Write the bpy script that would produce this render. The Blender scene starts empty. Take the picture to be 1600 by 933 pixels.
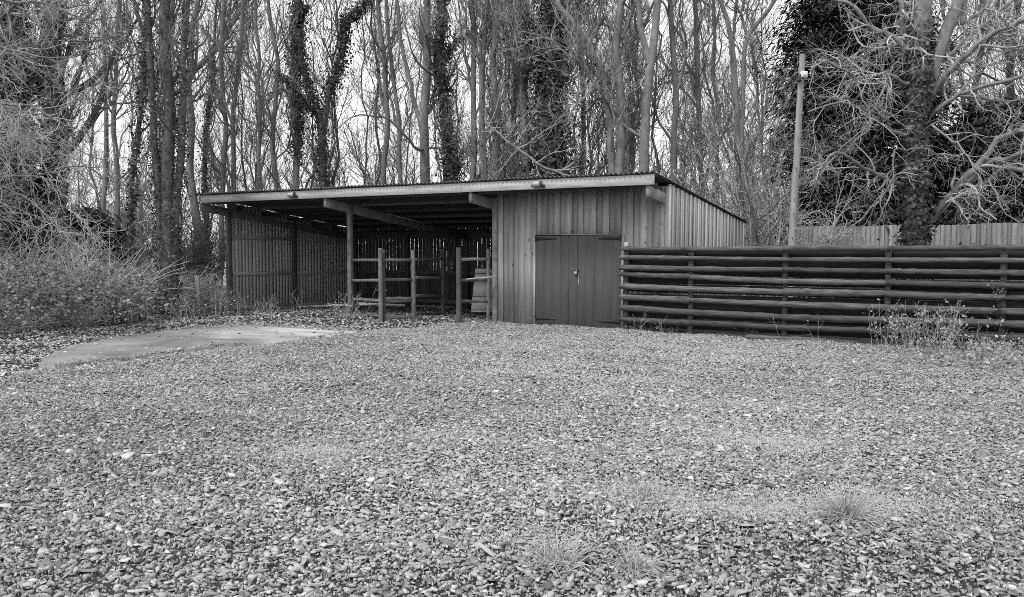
import bpy, math, random
import numpy as np
rnd = random.Random(7)
RG = np.random.default_rng(11)
R = math.radians

# ------------------------------------------------------------------ camera
F, CX, CY, HOR, CH = 1330.0, 800.0, 466.5, 386.0, 1.6
TH = math.atan((CY - HOR) / F)
sc = bpy.context.scene
cam_d = bpy.data.cameras.new('camera'); cam = bpy.data.objects.new('camera', cam_d)
sc.collection.objects.link(cam); sc.camera = cam
cam.location = (0, 0, CH); cam.rotation_euler = (R(90) - TH, 0, 0)
cam_d.sensor_width = 36; cam_d.lens = F / 1600 * 36
cam_d.clip_start = 0.05; cam_d.clip_end = 2000

# ------------------------------------------------------------------ light
SUN_EL, SUN_AZ = 60, 230            # high behind thin cloud, to the left
w = bpy.data.worlds.new('World'); sc.world = w; w.use_nodes = True
nt = w.node_tree; nt.nodes.clear()
sky = nt.nodes.new('ShaderNodeTexSky'); sky.sky_type = 'NISHITA'; sky.sun_disc = False
sky.sun_elevation = R(SUN_EL); sky.sun_rotation = R(SUN_AZ); sky.dust_density = 4; sky.air_density = 1.2
bw = nt.nodes.new('ShaderNodeRGBToBW')
ml = nt.nodes.new('ShaderNodeMath'); ml.operation = 'MULTIPLY_ADD'; ml.inputs[1].default_value = 0.30; ml.inputs[2].default_value = 6.6
bg = nt.nodes.new('ShaderNodeBackground'); bg.inputs['Strength'].default_value = 0.12
wo = nt.nodes.new('ShaderNodeOutputWorld')
nt.links.new(sky.outputs[0], bw.inputs[0]); nt.links.new(bw.outputs[0], ml.inputs[0])
nt.links.new(ml.outputs[0], bg.inputs['Color']); nt.links.new(bg.outputs[0], wo.inputs['Surface'])
sl = bpy.data.lights.new('overcast_sun', 'SUN'); sl.energy = 1.9; sl.angle = R(12); sl.color = (1, 1, 1)
so = bpy.data.objects.new('overcast_sun', sl); sc.collection.objects.link(so)
so.rotation_euler = (R(90 - SUN_EL), 0, R(-42))
sc.view_settings.view_transform = 'Standard'; sc.view_settings.look = 'None'
sc.view_settings.exposure = 0.42; sc.view_settings.gamma = 1; sc.view_settings.use_curve_mapping = False
sc.cycles.max_bounces = 6; sc.cycles.diffuse_bounces = 3; sc.cycles.transparent_max_bounces = 4
sc.cycles.use_denoising = False; sc.cycles.pixel_filter_type = 'BLACKMAN_HARRIS'; sc.cycles.filter_width = 0.85

# ------------------------------------------------------------------ helpers
def ray(u, v):
    x = (u - CX) / F; y = (CY - v) / F
    return np.array([x, math.cos(TH) + y * math.sin(TH), -math.sin(TH) + y * math.cos(TH)])
def at(u, v, Y):
    d = ray(u, v); return d * (Y / d[1]) + np.array([0, 0, CH])
def gp(u, v, z=0.0):
    d = ray(u, v); return d * ((z - CH) / d[2]) + np.array([0, 0, CH])
def smooth(a, b, x):
    t = np.clip((x - a) / (b - a), 0, 1); return t * t * (3 - 2 * t)

SH0 = gp(775, 504.7); SANG = R(-31.1)
SR = np.array([math.cos(SANG), math.sin(SANG), 0]); SB = np.array([-SR[1], SR[0], 0])
def shed_local(x, y):
    dx = x - SH0[0]; dy = y - SH0[1]
    return dx * SR[0] + dy * SR[1], dx * SB[0] + dy * SB[1]
def gz(x, y):
    x = np.asarray(x, float); y = np.asarray(y, float)
    z = 0.018 * np.sin(x * 1.3 + 0.7 * y) * np.sin(y * 0.9 - 0.4 * x) + 0.012 * np.sin(x * 3.1 - y * 2.3) + 0.01 * np.sin(y * 5 + x * 2)
    lx, ly = shed_local(x, y)
    z = z - 0.16 * smooth(0.3, 4.5, ly) * smooth(-9.5, -8, lx) * (1 - smooth(-0.5, 0.6, lx)) - 0.07 * smooth(-5, -8.5, lx) * smooth(-1.5, 0, ly)
    z = z + 0.16 * smooth(-6.5, -13, x) * smooth(11, 16, y)
    return z

def mesh_arrays(name, V, faces_by_n, tones=None, smooth_shade=False):
    """faces_by_n: list of int arrays (nfaces, k)"""
    me = bpy.data.meshes.new(name)
    V = np.asarray(V, np.float32)
    me.vertices.add(len(V)); me.vertices.foreach_set('co', V.ravel())
    faces_by_n = [np.asarray(f, np.int32) for f in faces_by_n if len(f)]
    loops = np.concatenate([f.ravel() for f in faces_by_n])
    tot = np.concatenate([np.full(len(f), f.shape[1], np.int32) for f in faces_by_n])
    st = np.concatenate([[0], np.cumsum(tot)[:-1]]).astype(np.int32)
    me.loops.add(len(loops)); me.loops.foreach_set('vertex_index', loops)
    me.polygons.add(len(tot)); me.polygons.foreach_set('loop_start', st); me.polygons.foreach_set('loop_total', tot)
    if smooth_shade: me.polygons.foreach_set('use_smooth', np.ones(len(tot), bool))
    if tones is not None:
        a = me.attributes.new('tone', 'FLOAT', 'FACE'); a.data.foreach_set('value', np.asarray(tones, np.float32))
    me.update(calc_edges=True)
    return me

def link(name, me, mat, parent=None):
    o = bpy.data.objects.new(name, me); sc.collection.objects.link(o)
    if me is not None and mat is not None and not me.materials: me.materials.append(mat)
    if parent is not None: o.parent = parent
    return o
def tag(o, label=None, cat=None, group=None, kind=None):
    if label: o['label'] = label
    if cat: o['category'] = cat
    if group: o['group'] = group
    if kind: o['kind'] = kind
    return o
def empty(name, loc, label, cat, group=None, rz=0.0):
    o = bpy.data.objects.new(name, None); sc.collection.objects.link(o)
    o.location = tuple(float(c) for c in loc); o.rotation_euler = (0, 0, rz); o.empty_display_size = 0.2
    return tag(o, label, cat, group)

def tubes(P, Rr, sides):
    """P (N,K,3), Rr (N,K) -> verts, quads"""
    P = np.asarray(P, float); Rr = np.asarray(Rr, float)
    N, K, _ = P.shape
    T = np.empty_like(P); T[:, 1:-1] = P[:, 2:] - P[:, :-2]; T[:, 0] = P[:, 1] - P[:, 0]; T[:, -1] = P[:, -1] - P[:, -2]
    T /= np.linalg.norm(T, axis=2, keepdims=True) + 1e-9
    m = np.abs((P[:, -1] - P[:, 0])); ax = np.argmin(m, axis=1)
    ref = np.eye(3)[ax][:, None, :]
    A = np.cross(T, ref); A /= np.linalg.norm(A, axis=2, keepdims=True) + 1e-9
    B = np.cross(T, A)
    an = np.arange(sides) * 2 * np.pi / sides
    V = P[:, :, None, :] + Rr[:, :, None, None] * (np.cos(an)[None, None, :, None] * A[:, :, None, :] + np.sin(an)[None, None, :, None] * B[:, :, None, :])
    idx = np.arange(N * K * sides).reshape(N, K, sides)
    a = idx[:, :-1, :]; b = np.roll(a, -1, axis=2); d = idx[:, 1:, :]; c = np.roll(d, -1, axis=2)
    Q = np.stack([a, b, c, d], axis=-1).reshape(-1, 4)
    return V.reshape(-1, 3), Q

class MB:
    def __init__(s): s.V = []; s.F = {}; s.T = {}; s.n = 0
    def add(s, V, faces, tone=0.5):
        V = np.asarray(V, float); s.V.append(V)
        for f in faces:
            k = len(f); s.F.setdefault(k, []).append([i + s.n for i in f]); s.T.setdefault(k, []).append(tone)
        s.n += len(V)
    def addq(s, V, Q, tone=0.5):
        s.V.append(np.asarray(V)); k = Q.shape[1]
        s.F.setdefault(k, []).extend((Q + s.n).tolist()); s.T.setdefault(k, []).extend([tone] * len(Q)); s.n += len(V)
    def box(s, x0, x1, y0, y1, z0, z1, tone=0.5, bev=0.0):
        V = [(x0, y0, z0), (x1, y0, z0), (x1, y1, z0), (x0, y1, z0), (x0, y0, z1), (x1, y0, z1), (x1, y1, z1), (x0, y1, z1)]
        s.add(V, [(0, 3, 2, 1), (4, 5, 6, 7), (0, 1, 5, 4), (1, 2, 6, 5), (2, 3, 7, 6), (3, 0, 4, 7)], tone)
    def beam(s, p, q, wd, ht, tone=0.5, up=(0, 0, 1), seg=1, wob=0.0):
        p = np.array(p, float); q = np.array(q, float); t = (q - p) / np.linalg.norm(q - p)
        up = np.array(up, float); sd = np.cross(t, up); sd /= np.linalg.norm(sd); u2 = np.cross(sd, t)
        V = []; n0 = 0
        for i in range(seg + 1):
            c = p + (q - p) * i / seg + (sd * rnd.uniform(-wob, wob) + u2 * rnd.uniform(-wob, wob) if wob else 0)
            for a, b in ((-1, -1), (1, -1), (1, 1), (-1, 1)): V.append(c + sd * a * wd / 2 + u2 * b * ht / 2)
        Fs = [(0, 1, 2, 3), (4 * seg + 3, 4 * seg + 2, 4 * seg + 1, 4 * seg)]
        for i in range(seg):
            for k in range(4): a = 4 * i + k; b = 4 * i + (k + 1) % 4; Fs.append((a, a + 4, b + 4, b))
        s.add(V, Fs, tone)
    def log(s, pts, rad, sides=10, tone=0.5, cap=True):
        pts = np.array(pts, float)[None]; rad = np.array(rad, float)[None]
        V, Q = tubes(pts, rad, sides); s.addq(V, Q, tone)
        if cap:
            K = pts.shape[1]; n = s.n - len(V)
            for k0 in (0, (K - 1) * sides):
                ring = [n + k0 + i for i in range(sides)]
                if k0: ring = ring[::-1]
                s.F.setdefault(sides, []).append(ring); s.T.setdefault(sides, []).append(tone)
    def build(s, name, mat, parent=None, smooth_shade=False, bevel=0.0):
        ks = sorted(s.F); me = mesh_arrays(name, np.concatenate(s.V), [np.array(s.F[k]) for k in ks], np.concatenate([s.T[k] for k in ks]), smooth_shade)
        o = link(name, me, mat, parent)
        if bevel:
            m = o.modifiers.new('edge', 'BEVEL'); m.width = bevel; m.segments = 1; m.limit_method = 'ANGLE'
        return o

# ------------------------------------------------------------------ materials (the place is seen in black and white)
def mat(name, lo, hi, scale=(4, 4, 4), detail=6, rough=0.85, bump=0.0, bscale=None, tone=0.0, spec=0.3, knots=0.0, dist=0.0, coords='Object', contrast=(0.3, 0.7)):
    m = bpy.data.materials.new(name); m.use_nodes = True; n = m.node_tree.nodes; L = m.node_tree.links; n.clear()
    out = n.new('ShaderNodeOutputMaterial'); p = n.new('ShaderNodeBsdfPrincipled'); L.new(p.outputs[0], out.inputs[0])
    p.inputs['Roughness'].default_value = rough; p.inputs['Specular IOR Level'].default_value = spec
    tc = n.new('ShaderNodeTexCoord'); mp = n.new('ShaderNodeMapping'); mp.inputs['Scale'].default_value = scale
    L.new(tc.outputs[coords], mp.inputs[0])
    nz = n.new('ShaderNodeTexNoise'); nz.inputs['Scale'].default_value = 1; nz.inputs['Detail'].default_value = detail; nz.inputs['Roughness'].default_value = 0.65
    nz.inputs['Distortion'].default_value = dist
    L.new(mp.outputs[0], nz.inputs[0])
    mr = n.new('ShaderNodeMapRange'); mr.inputs['From Min'].default_value = contrast[0]; mr.inputs['From Max'].default_value = contrast[1]
    mr.inputs['To Min'].default_value = lo; mr.inputs['To Max'].default_value = hi
    L.new(nz.outputs['Fac'], mr.inputs['Value']); val = mr.outputs[0]
    if tone:
        at_ = n.new('ShaderNodeAttribute'); at_.attribute_name = 'tone'
        r2 = n.new('ShaderNodeMapRange'); r2.inputs['To Min'].default_value = 1 - tone; r2.inputs['To Max'].default_value = 1 + tone; r2.clamp = False
        L.new(at_.outputs['Fac'], r2.inputs['Value'])
        mm = n.new('ShaderNodeMath'); mm.operation = 'MULTIPLY'; L.new(val, mm.inputs[0]); L.new(r2.outputs[0], mm.inputs[1]); val = mm.outputs[0]
        # each board samples another piece of the grain
        cb = n.new('ShaderNodeCombineXYZ'); m5 = n.new('ShaderNodeMath'); m5.operation = 'MULTIPLY'; m5.inputs[1].default_value = 37
        L.new(at_.outputs['Fac'], m5.inputs[0]); L.new(m5.outputs[0], cb.inputs[2]); L.new(cb.outputs[0], mp.inputs['Location'])
    if knots:
        vo = n.new('ShaderNodeTexVoronoi'); vo.inputs['Scale'].default_value = 1
        mk = n.new('ShaderNodeMapping'); mk.inputs['Scale'].default_value = (5.2, 5.2, 3.2); L.new(tc.outputs[coords], mk.inputs[0]); L.new(mk.outputs[0], vo.inputs[0])
        kr = n.new('ShaderNodeMapRange'); kr.inputs['From Min'].default_value = 0.04; kr.inputs['From Max'].default_value = 0.15
        kr.inputs['To Min'].default_value = 1 - knots; kr.inputs['To Max'].default_value = 1
        L.new(vo.outputs['Distance'], kr.inputs['Value'])
        mm = n.new('ShaderNodeMath'); mm.operation = 'MULTIPLY'; L.new(val, mm.inputs[0]); L.new(kr.outputs[0], mm.inputs[1]); val = mm.outputs[0]
    cc = n.new('ShaderNodeCombineColor')
    for i in range(3): L.new(val, cc.inputs[i])
    L.new(cc.outputs[0], p.inputs['Base Color'])
    if bump:
        b = n.new('ShaderNodeBump'); b.inputs['Strength'].default_value = bump; b.inputs['Distance'].default_value = 0.02
        if bscale:
            n2 = n.new('ShaderNodeTexNoise'); n2.inputs['Scale'].default_value = bscale; n2.inputs['Detail'].default_value = 8
            L.new(tc.outputs[coords], n2.inputs[0]); L.new(n2.outputs['Fac'], b.inputs['Height'])
        else: L.new(nz.outputs['Fac'], b.inputs['Height'])
        L.new(b.outputs[0], p.inputs['Normal'])
    return m
M = {}
M['soil'] = mat('dark_soil', 0.012, 0.045, (5, 5, 5), 10, bump=1.0, bscale=22)
def woodland_floor(m):     # pale dead leaves and grass cover the ground beyond the shed
    n = m.node_tree.nodes; L = m.node_tree.links; cc = [x for x in n if x.type == 'COMBINE_COLOR'][0]; src = cc.inputs[0].links[0].from_socket
    tc = [x for x in n if x.type == 'TEX_COORD'][0]; sp = n.new('ShaderNodeSeparateXYZ'); L.new(tc.outputs['Object'], sp.inputs[0])
    n2 = n.new('ShaderNodeTexNoise'); n2.inputs['Scale'].default_value = 3; n2.inputs['Detail'].default_value = 9; L.new(tc.outputs['Object'], n2.inputs[0])
    l2 = n.new('ShaderNodeMapRange'); l2.inputs['From Min'].default_value = .3; l2.inputs['From Max'].default_value = .7; l2.inputs['To Min'].default_value = .16; l2.inputs['To Max'].default_value = .5; L.new(n2.outputs['Fac'], l2.inputs['Value'])
    k = n.new('ShaderNodeMath'); k.operation = 'MULTIPLY_ADD'; k.inputs[1].default_value = 3; L.new(n2.outputs['Fac'], k.inputs[0]); L.new(sp.outputs['Y'], k.inputs[2])
    f = n.new('ShaderNodeMapRange'); f.inputs['From Min'].default_value = 25; f.inputs['From Max'].default_value = 28; L.new(k.outputs[0], f.inputs['Value'])
    mx = n.new('ShaderNodeMix'); mx.data_type = 'FLOAT'; L.new(f.outputs[0], mx.inputs[0]); L.new(src, mx.inputs[2]); L.new(l2.outputs[0], mx.inputs[3])
    for i in range(3): L.new(mx.outputs[0], cc.inputs[i])
woodland_floor(M['soil'])
M['chip'] = mat('slate_chip', 0.20, 0.36, (9, 9, 9), 5, rough=0.7, tone=0.62, bump=0.25, bscale=60, spec=0.3)
def damp(m):
    n = m.node_tree.nodes; L = m.node_tree.links; cc = [x for x in n if x.type == 'COMBINE_COLOR'][0]; src = cc.inputs[0].links[0].from_socket
    tc = [x for x in n if x.type == 'TEX_COORD'][0]; dp = n.new('ShaderNodeVectorMath'); dp.operation = 'DOT_PRODUCT'; dp.inputs[1].default_value = (-.49, -.87, 0); L.new(tc.outputs['Object'], dp.inputs[0])
    nz = n.new('ShaderNodeTexNoise'); nz.inputs['Scale'].default_value = 1.3; nz.inputs['Detail'].default_value = 7; L.new(tc.outputs['Object'], nz.inputs[0])
    ad = n.new('ShaderNodeMath'); ad.operation = 'MULTIPLY_ADD'; ad.inputs[1].default_value = 1.6; L.new(nz.outputs['Fac'], ad.inputs[0]); L.new(dp.outputs['Value'], ad.inputs[2])
    mr = n.new('ShaderNodeMapRange'); mr.inputs['From Min'].default_value = -10.44 + .55; mr.inputs['From Max'].default_value = -10.44 + 1.15; mr.inputs['To Min'].default_value = 1.0; mr.inputs['To Max'].default_value = 0.52; L.new(ad.outputs[0], mr.inputs['Value'])
    mu = n.new('ShaderNodeMath'); mu.operation = 'MULTIPLY'; L.new(src, mu.inputs[0]); L.new(mr.outputs[0], mu.inputs[1])
    for i in range(3): L.new(mu.outputs[0], cc.inputs[i])
M['litter'] = mat('dead_leaf', 0.20, 0.36, (9, 9, 9), 3, rough=0.8, tone=0.65)
M['concrete'] = mat('stained_concrete', 0.32, 0.50, (0.55, 1.3, 1), 9, rough=0.9, bump=0.35, bscale=30, dist=0.8, contrast=(0.38, 0.6)); damp(M['concrete'])
M['front_board'] = mat('weathered_board', 0.28, 0.48, (26, 26, 1.6), 8, tone=0.26, knots=0.7, bump=0.3)
M['side_board'] = mat('pale_weathered_board', 0.27, 0.46, (26, 26, 1.6), 8, tone=0.24, knots=0.35, bump=0.3)
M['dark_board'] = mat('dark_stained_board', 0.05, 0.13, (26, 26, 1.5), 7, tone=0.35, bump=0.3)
M['inner_board'] = mat('inner_board', 0.48, 0.64, (26, 26, 1.5), 7, tone=0.15, bump=0.15, knots=0.15)
M['fascia'] = mat('weathered_fascia', 0.32, 0.56, (2.2, 26, 22), 8, tone=0.1, bump=0.2)
M['timber'] = mat('grey_timber', 0.09, 0.22, (5, 5, 5), 8, tone=0.5, bump=0.2)
M['door'] = mat('dark_painted_door', 0.074, 0.108, (9, 9, 0.9), 7, rough=0.6, tone=0.03, bump=0.12)
M['iron'] = mat('rusty_iron', 0.02, 0.06, (20, 20, 20), 5, rough=0.6)
M['steel'] = mat('bright_steel', 0.36, 0.5, (20, 20, 20), 3, rough=0.4)
M['roof'] = mat('corrugated_sheet', 0.07, 0.16, (3, 3, 3), 7, rough=0.8)
M['log'] = mat('weathered_log', 0.022, 0.14, (3.0, 3.0, 26), 9, tone=0.35, bump=0.5, dist=0.6)
M['backlog'] = mat('shade_dark_board', 0.012, 0.035, (3, 3, 20), 8, tone=0.3, bump=0.4)  # near-black base colour paints in the shade seen between the fence rails
M['fence_board'] = mat('grey_fence_board', 0.15, 0.30, (20, 20, 1.4), 8, tone=0.3, bump=0.3)
M['panel'] = mat('pale_panel', 0.62, 0.7, (3, 3, 3), 4, rough=0.6)
M['pale_bark'] = mat('smooth_pale_bark', 0.11, 0.29, (6, 6, 2.6), 9, bump=0.6, bscale=16)
M['weed'] = mat('weed_leaf', 0.17, 0.33, (6, 6, 6), 3, rough=0.7, tone=0.5)
M['bark'] = mat('grey_bark', 0.08, 0.25, (9, 9, 1.8), 8, bump=0.8, bscale=18, dist=0.5)
M['dark_bark'] = mat('dark_bark', 0.05, 0.17, (9, 9, 1.8), 8, bump=0.8, bscale=18)
M['twig'] = mat('grey_twig', 0.11, 0.30, (2, 2, 2), 4)
M['dark_twig'] = mat('dark_twig', 0.05, 0.14, (1.5, 1.5, 1.5), 4)
M['pale_twig'] = mat('pale_twig', 0.26, 0.52, (2, 2, 2), 4)
M['ivy'] = mat('ivy_leaf', 0.022, 0.065, (6, 6, 6), 3, rough=0.42, tone=0.75, spec=0.4)
M['needle'] = mat('evergreen_frond', 0.03, 0.075, (3, 3, 3), 4, rough=0.8, tone=0.6, spec=0.15)
M['bramble'] = mat('bramble_leaf', 0.12, 0.28, (6, 6, 6), 3, rough=0.6, tone=0.75)
M['grass'] = mat('dry_grass', 0.55, 0.75, (6, 6, 6), 3, tone=0.4)
M['pole'] = mat('pale_pole_wood', 0.22, 0.40, (14, 14, 1.3), 8, bump=0.3)
M['white'] = mat('white_plastic', 0.7, 0.8, (3, 3, 3), 2, rough=0.4)
M['glass'] = mat('lamp_glass', 0.35, 0.45, (3, 3, 3), 2, rough=0.15, spec=0.6)

# ------------------------------------------------------------------ ground
def nonuni(lo, hi, a, b, step, grow_):
    c = list(np.arange(a, b + 1e-6, step)); s = step; v = b
    while v < hi: s *= grow_; v += s; c.append(v)
    s = step; v = a; pre = []
    while v > lo: s *= grow_; v -= s; pre.append(v)
    return np.array(pre[::-1] + c)
gx = nonuni(-700, 700, -16, 14, 0.3, 1.25); gy = nonuni(-300, 900, 0, 27, 0.3, 1.25)
X, Yy = np.meshgrid(gx, gy, indexing='ij'); Z = gz(X, Yy) * np.exp(-((np.hypot(X, Yy - 14) / 60) ** 2))
idx = np.arange(X.size).reshape(X.shape)
Q = np.stack([idx[:-1, :-1], idx[1:, :-1], idx[1:, 1:], idx[:-1, 1:]], -1).reshape(-1, 4)
tag(link('ground', mesh_arrays('ground', np.stack([X, Yy, Z], -1).reshape(-1, 3), [Q], None, True), M['soil']), kind='structure',
    label='dark soil under the slate chippings and the leaf litter')

# concrete pad (irregular sheet with a real edge)
pad_px = [(58, 573), (95, 548), (150, 537), (200, 528), (262, 520), (335, 513), (400, 509.5), (470, 511), (545, 517), (560, 521), (520, 527), (470, 532), (400, 538), (330, 545), (270, 555), (215, 563), (150, 571), (95, 578)]
PAD = np.array([gp(*p)[:2] for p in pad_px])
def in_poly(x, y, poly):
    c = np.zeros(x.shape, bool); n = len(poly); j = n - 1
    for i in range(n):
        xi, yi = poly[i]; xj, yj = poly[j]
        c ^= ((yi > y) != (yj > y)) & (x < (xj - xi) * (y - yi) / (yj - yi + 1e-12) + xi); j = i
    return c
def pad_top(x, y): return 0.055 + 0 * x
ring = []
for i in range(len(PAD)):
    a, b = PAD[i], PAD[(i + 1) % len(PAD)]
    for k in range(6): ring.append(a + (b - a) * k / 6 + RG.normal(0, 0.035, 2))
ring = np.array(ring); n = len(ring)
pm = MB(); Vp = [(x, y, 0.05) for x, y in ring] + [(x, y, -0.15) for x, y in ring]
pm.add(Vp, [list(range(n))[::-1]] + [(i, (i + 1) % n, n + (i + 1) % n, n + i) for i in range(n)])
tag(pm.build('concrete_pad', M['concrete']), kind='structure', label='smooth stained concrete pad left of the chippings in front of the open shed')

# ------------------------------------------------------------------ scattered flat chips and leaves
def chips(name, x, y, z, size, aspect, thick, tilt, tone, mat_, nside=5):
    N = len(x)
    an = (np.arange(nside) * 2 * np.pi / nside)[None] + RG.uniform(-0.45, 0.45, (N, nside))
    rr = RG.uniform(0.48, 1.35, (N, nside)) * size[:, None] / 2
    lx = np.cos(an) * rr; ly = np.sin(an) * rr * aspect[:, None]
    yaw = RG.uniform(0, 2 * np.pi, N); c, s = np.cos(yaw)[:, None], np.sin(yaw)[:, None]
    px = lx * c - ly * s; py = lx * s + ly * c
    tx = RG.normal(0, tilt, N)[:, None]; ty = RG.normal(0, tilt, N)[:, None]
    pz = px * tx + py * ty
    top = np.stack([px + x[:, None], py + y[:, None], pz + z[:, None] + thick[:, None]], -1)
    bot = np.stack([px * 1.06 + x[:, None], py * 1.06 + y[:, None], pz + z[:, None]], -1)
    V = np.concatenate([top, bot], 1).reshape(-1, 3)
    b = (np.arange(N) * 2 * nside)[:, None]
    T = b + np.arange(nside)[None]
    i = np.arange(nside); j = (i + 1) % nside
    S = np.stack([b + j[None], b + i[None], b + i[None] + nside, b + j[None] + nside], -1).reshape(-1, 4)
    me = mesh_arrays(name, V, [T, S], np.concatenate([tone, np.repeat(tone, nside)]))
    return link(name, me, mat_)
def gravel_edge(x, y):     # where the chippings stop on the left
    pts = np.array([gp(*p)[:2] for p in ((-500, 640), (-60, 612), (40, 585), (95, 573), (215, 560), (330, 542), (470, 528), (560, 519), (700, 508), (775, 505))])
    return np.interp(x, pts[:, 0], pts[:, 1])
N = 1250000
y = np.sqrt(RG.uniform(2.0 ** 2, 19.5 ** 2, N)); x = RG.uniform(-1, 1, N) * (0.64 * y + 5.0)
# thin the density: sqrt sampling is even over area
e = gravel_edge(x, y) + 0.25 * np.sin(x * 4.0) * 0.4 + RG.normal(0, 0.12, N)
lx, ly = shed_local(x, y)
keep = (y < e) & ~in_poly(x + RG.normal(0, .10, N), y + RG.normal(0, .10, N), PAD) & ~((lx > 0.0) & (lx < 3.8) & (ly > 0.0))
f0 = at(976, 517, 16.2); FD = np.array([0.866, -0.5])
fs = (x - f0[0]) * FD[0] + (y - f0[1]) * FD[1]; fd = (x - f0[0]) * 0.5 + (y - f0[1]) * 0.866
keep &= ~((fs > -0.1) & (fd > RG.normal(0.0, 0.12, N)))
keep &= RG.uniform(0, 1, N) < np.where(np.abs(x) > 0.62 * y + 1.2, 0.6, 1.0)
x, y = x[keep], y[keep]
ng = len(x)
yg = np.sqrt(RG.uniform(2.0 ** 2, 9.0 ** 2, 150000)); xg = RG.uniform(-1, 1, 150000) * (0.62 * yg + 1.2)
WORN = [(1345, 785, .55, .28), (1160, 795, .5, .22), (845, 842, .3, .12), (1010, 775, .3, .2), (480, 700, .5, .25), (1200, 690, .6, .3)]
def worn(x, y):
    m = np.zeros(x.shape)
    for u_, v_, a_, b_ in WORN:
        c_ = gp(u_, v_); m = np.maximum(m, np.exp(-(((x - c_[0]) / a_) ** 2 + ((y - c_[1]) / b_) ** 2)))
    return m
kk_ = RG.uniform(0, 1, len(x)) > worn(x, y) * .95; x, y = x[kk_], y[kk_]; ng = len(x)
for u_, v_, a_, b_ in WORN:
    c_ = gp(u_, v_); n_ = int(52000 * a_ * b_); xg = np.r_[xg, RG.normal(c_[0], a_ * .8, n_)]; yg = np.r_[yg, RG.normal(c_[1], b_ * .8, n_)]
x, y = np.r_[x, xg], np.r_[y, yg]
near = smooth(8, 4, y)
size = np.clip(RG.lognormal(math.log(0.0285), 0.42, len(x)), 0.014, 0.11)
size[ng:] *= 0.42; size[ng + 150000:] *= 0.75
size *= 1 + 0.25 * (RG.uniform(0, 1, len(x)) < 0.1) * near
tone = np.clip(RG.normal(0.5, 0.29, len(x)), 0, 1.15); tone[RG.uniform(0, 1, len(x)) < 0.0025] = 1.4
patch = 0.10 * np.sin(x * .6 - y * .5 + 1) * np.sin(y * .45 + 2) + 0.08 * np.sin(x * 1.1 + 0.8 * np.sin(y * 0.7)) * np.sin(y * 0.8 + x * 0.35)
tone = np.clip(tone + patch, 0, 1.7); tone[ng + 150000:] = RG.uniform(.6, 1.1, len(x) - ng - 150000)
o = chips('gravel', x, y, gz(x, y) + np.where(np.arange(len(x)) < ng, RG.uniform(-0.016, 0.024, len(x)), RG.uniform(-0.004, 0.008, len(x))) + 0.05 * in_poly(x, y, PAD), size, RG.uniform(0.32, 0.78, len(x)), RG.uniform(0.003, 0.011, len(x)), 0.26, tone, M['chip'])
tag(o, 'grey slate chippings covering the whole yard in front of the shed', 'slate chippings', kind='stuff')

# leaf litter: left verge, shed floor, rear of the fence
N = 110000
y = RG.uniform(9.0, 27, N); x = RG.uniform(-1, 0.45, N) * (0.62 * y + 2)
lx, ly = shed_local(x, y); e = gravel_edge(x, y)
keep = ((y > e - 0.25 * np.abs(RG.normal(0, 1, N))) & (x < 2.0) & ~((lx > -8.3) & (lx < 0) & (ly > 1.0) & (RG.uniform(0, 1, N) < 0.3)))
keep &= ~((lx > 0) & (lx < 4) & (ly > -0.05)) & (y < 26)
ip = in_poly(x, y, PAD)
pe = np.array([gp(*p)[:2] for p in ((60, 560), (150, 537), (200, 528), (262, 520), (335, 513), (400, 509.5), (560, 521))])
keep &= ~(ip & ((RG.uniform(0, 1, N) > 0.035) & (y < np.interp(x, pe[:, 0], pe[:, 1]) - np.abs(RG.normal(0, 0.25, N)))))
x, y, ip = x[keep], y[keep], ip[keep]
z = np.where(ip, 0.052, gz(x, y) + RG.uniform(0, 0.035, len(x)))
tone = np.clip(RG.normal(0.55, 0.3, len(x)), 0, 1.2)
o = chips('leaf_litter', x, y, z, RG.uniform(0.03, 0.075, len(x)), RG.uniform(0.4, 0.9, len(x)), np.full(len(x), 0.0015), 0.38, tone, M['litter'], 5)
tag(o, 'pale dead leaves lying along the verge left of the chippings', 'leaf litter', kind='stuff')

# ------------------------------------------------------------------ the shed
shed = empty('timber_shed', SH0, 'long timber shed with two open bays, dark double doors and a sloping corrugated roof', 'shed', rz=SANG)
XL, XR, DEP = -8.28, 3.79, 5.0
SL = -0.124
def roof_z(y): return 2.80 + SL * y
def boards(name, axis, a0, a1, fixed, zlo, zhi, wd, gap, th, m, parent, skip=None, alt=0.0, jit=0.004):
    mb = MB(); a = a0
    i = 0
    while a < a1 - 0.01:
        bw_ = min(wd * rnd.uniform(0.88, 1.12), a1 - a); c = a + bw_ / 2
        z0 = zlo(c) if callable(zlo) else zlo; z1 = zhi(c) if callable(zhi) else zhi
        f = fixed + (alt if i % 2 else 0) + rnd.uniform(-jit, jit); t = rnd.random()
        segs = [(z0, z1)]
        if skip: segs = skip(c, z0, z1)
        for s0, s1 in segs:
            if s1 - s0 < 0.02: continue
            s1 += rnd.uniform(-0.004, 0.004)
            if axis == 'x': mb.box(a, a + bw_ - gap, f, f + th, s0, s1, t)
            else: mb.box(f, f + th, a, a + bw_ - gap, s0, s1, t)
        a += bw_; i += 1
    return mb.build(name, m, parent)
DX0, DX1, DZ1 = 0.97, 2.86, 1.835
def doorskip(c, z0, z1): return [(DZ1 + 0.012, z1)] if DX0 - 0.03 < c < DX1 + 0.03 else [(z0, z1)]
o = boards('front_wall', 'x', 0.045, XR - 0.002, 0.0, 0.0, 2.735, 0.135, 0.003, 0.022, M['front_board'], shed, doorskip, alt=0.016)
mb = MB(); mb.box(0.05, XR - 0.1, 0.05, 0.06, DZ1, 2.6); mb.box(DX0 - 0.05, DX1 + .05, 0.3, 0.31, -0.1, 2.0); mb.build('wall_lining', M['dark_board'], shed)
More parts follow.
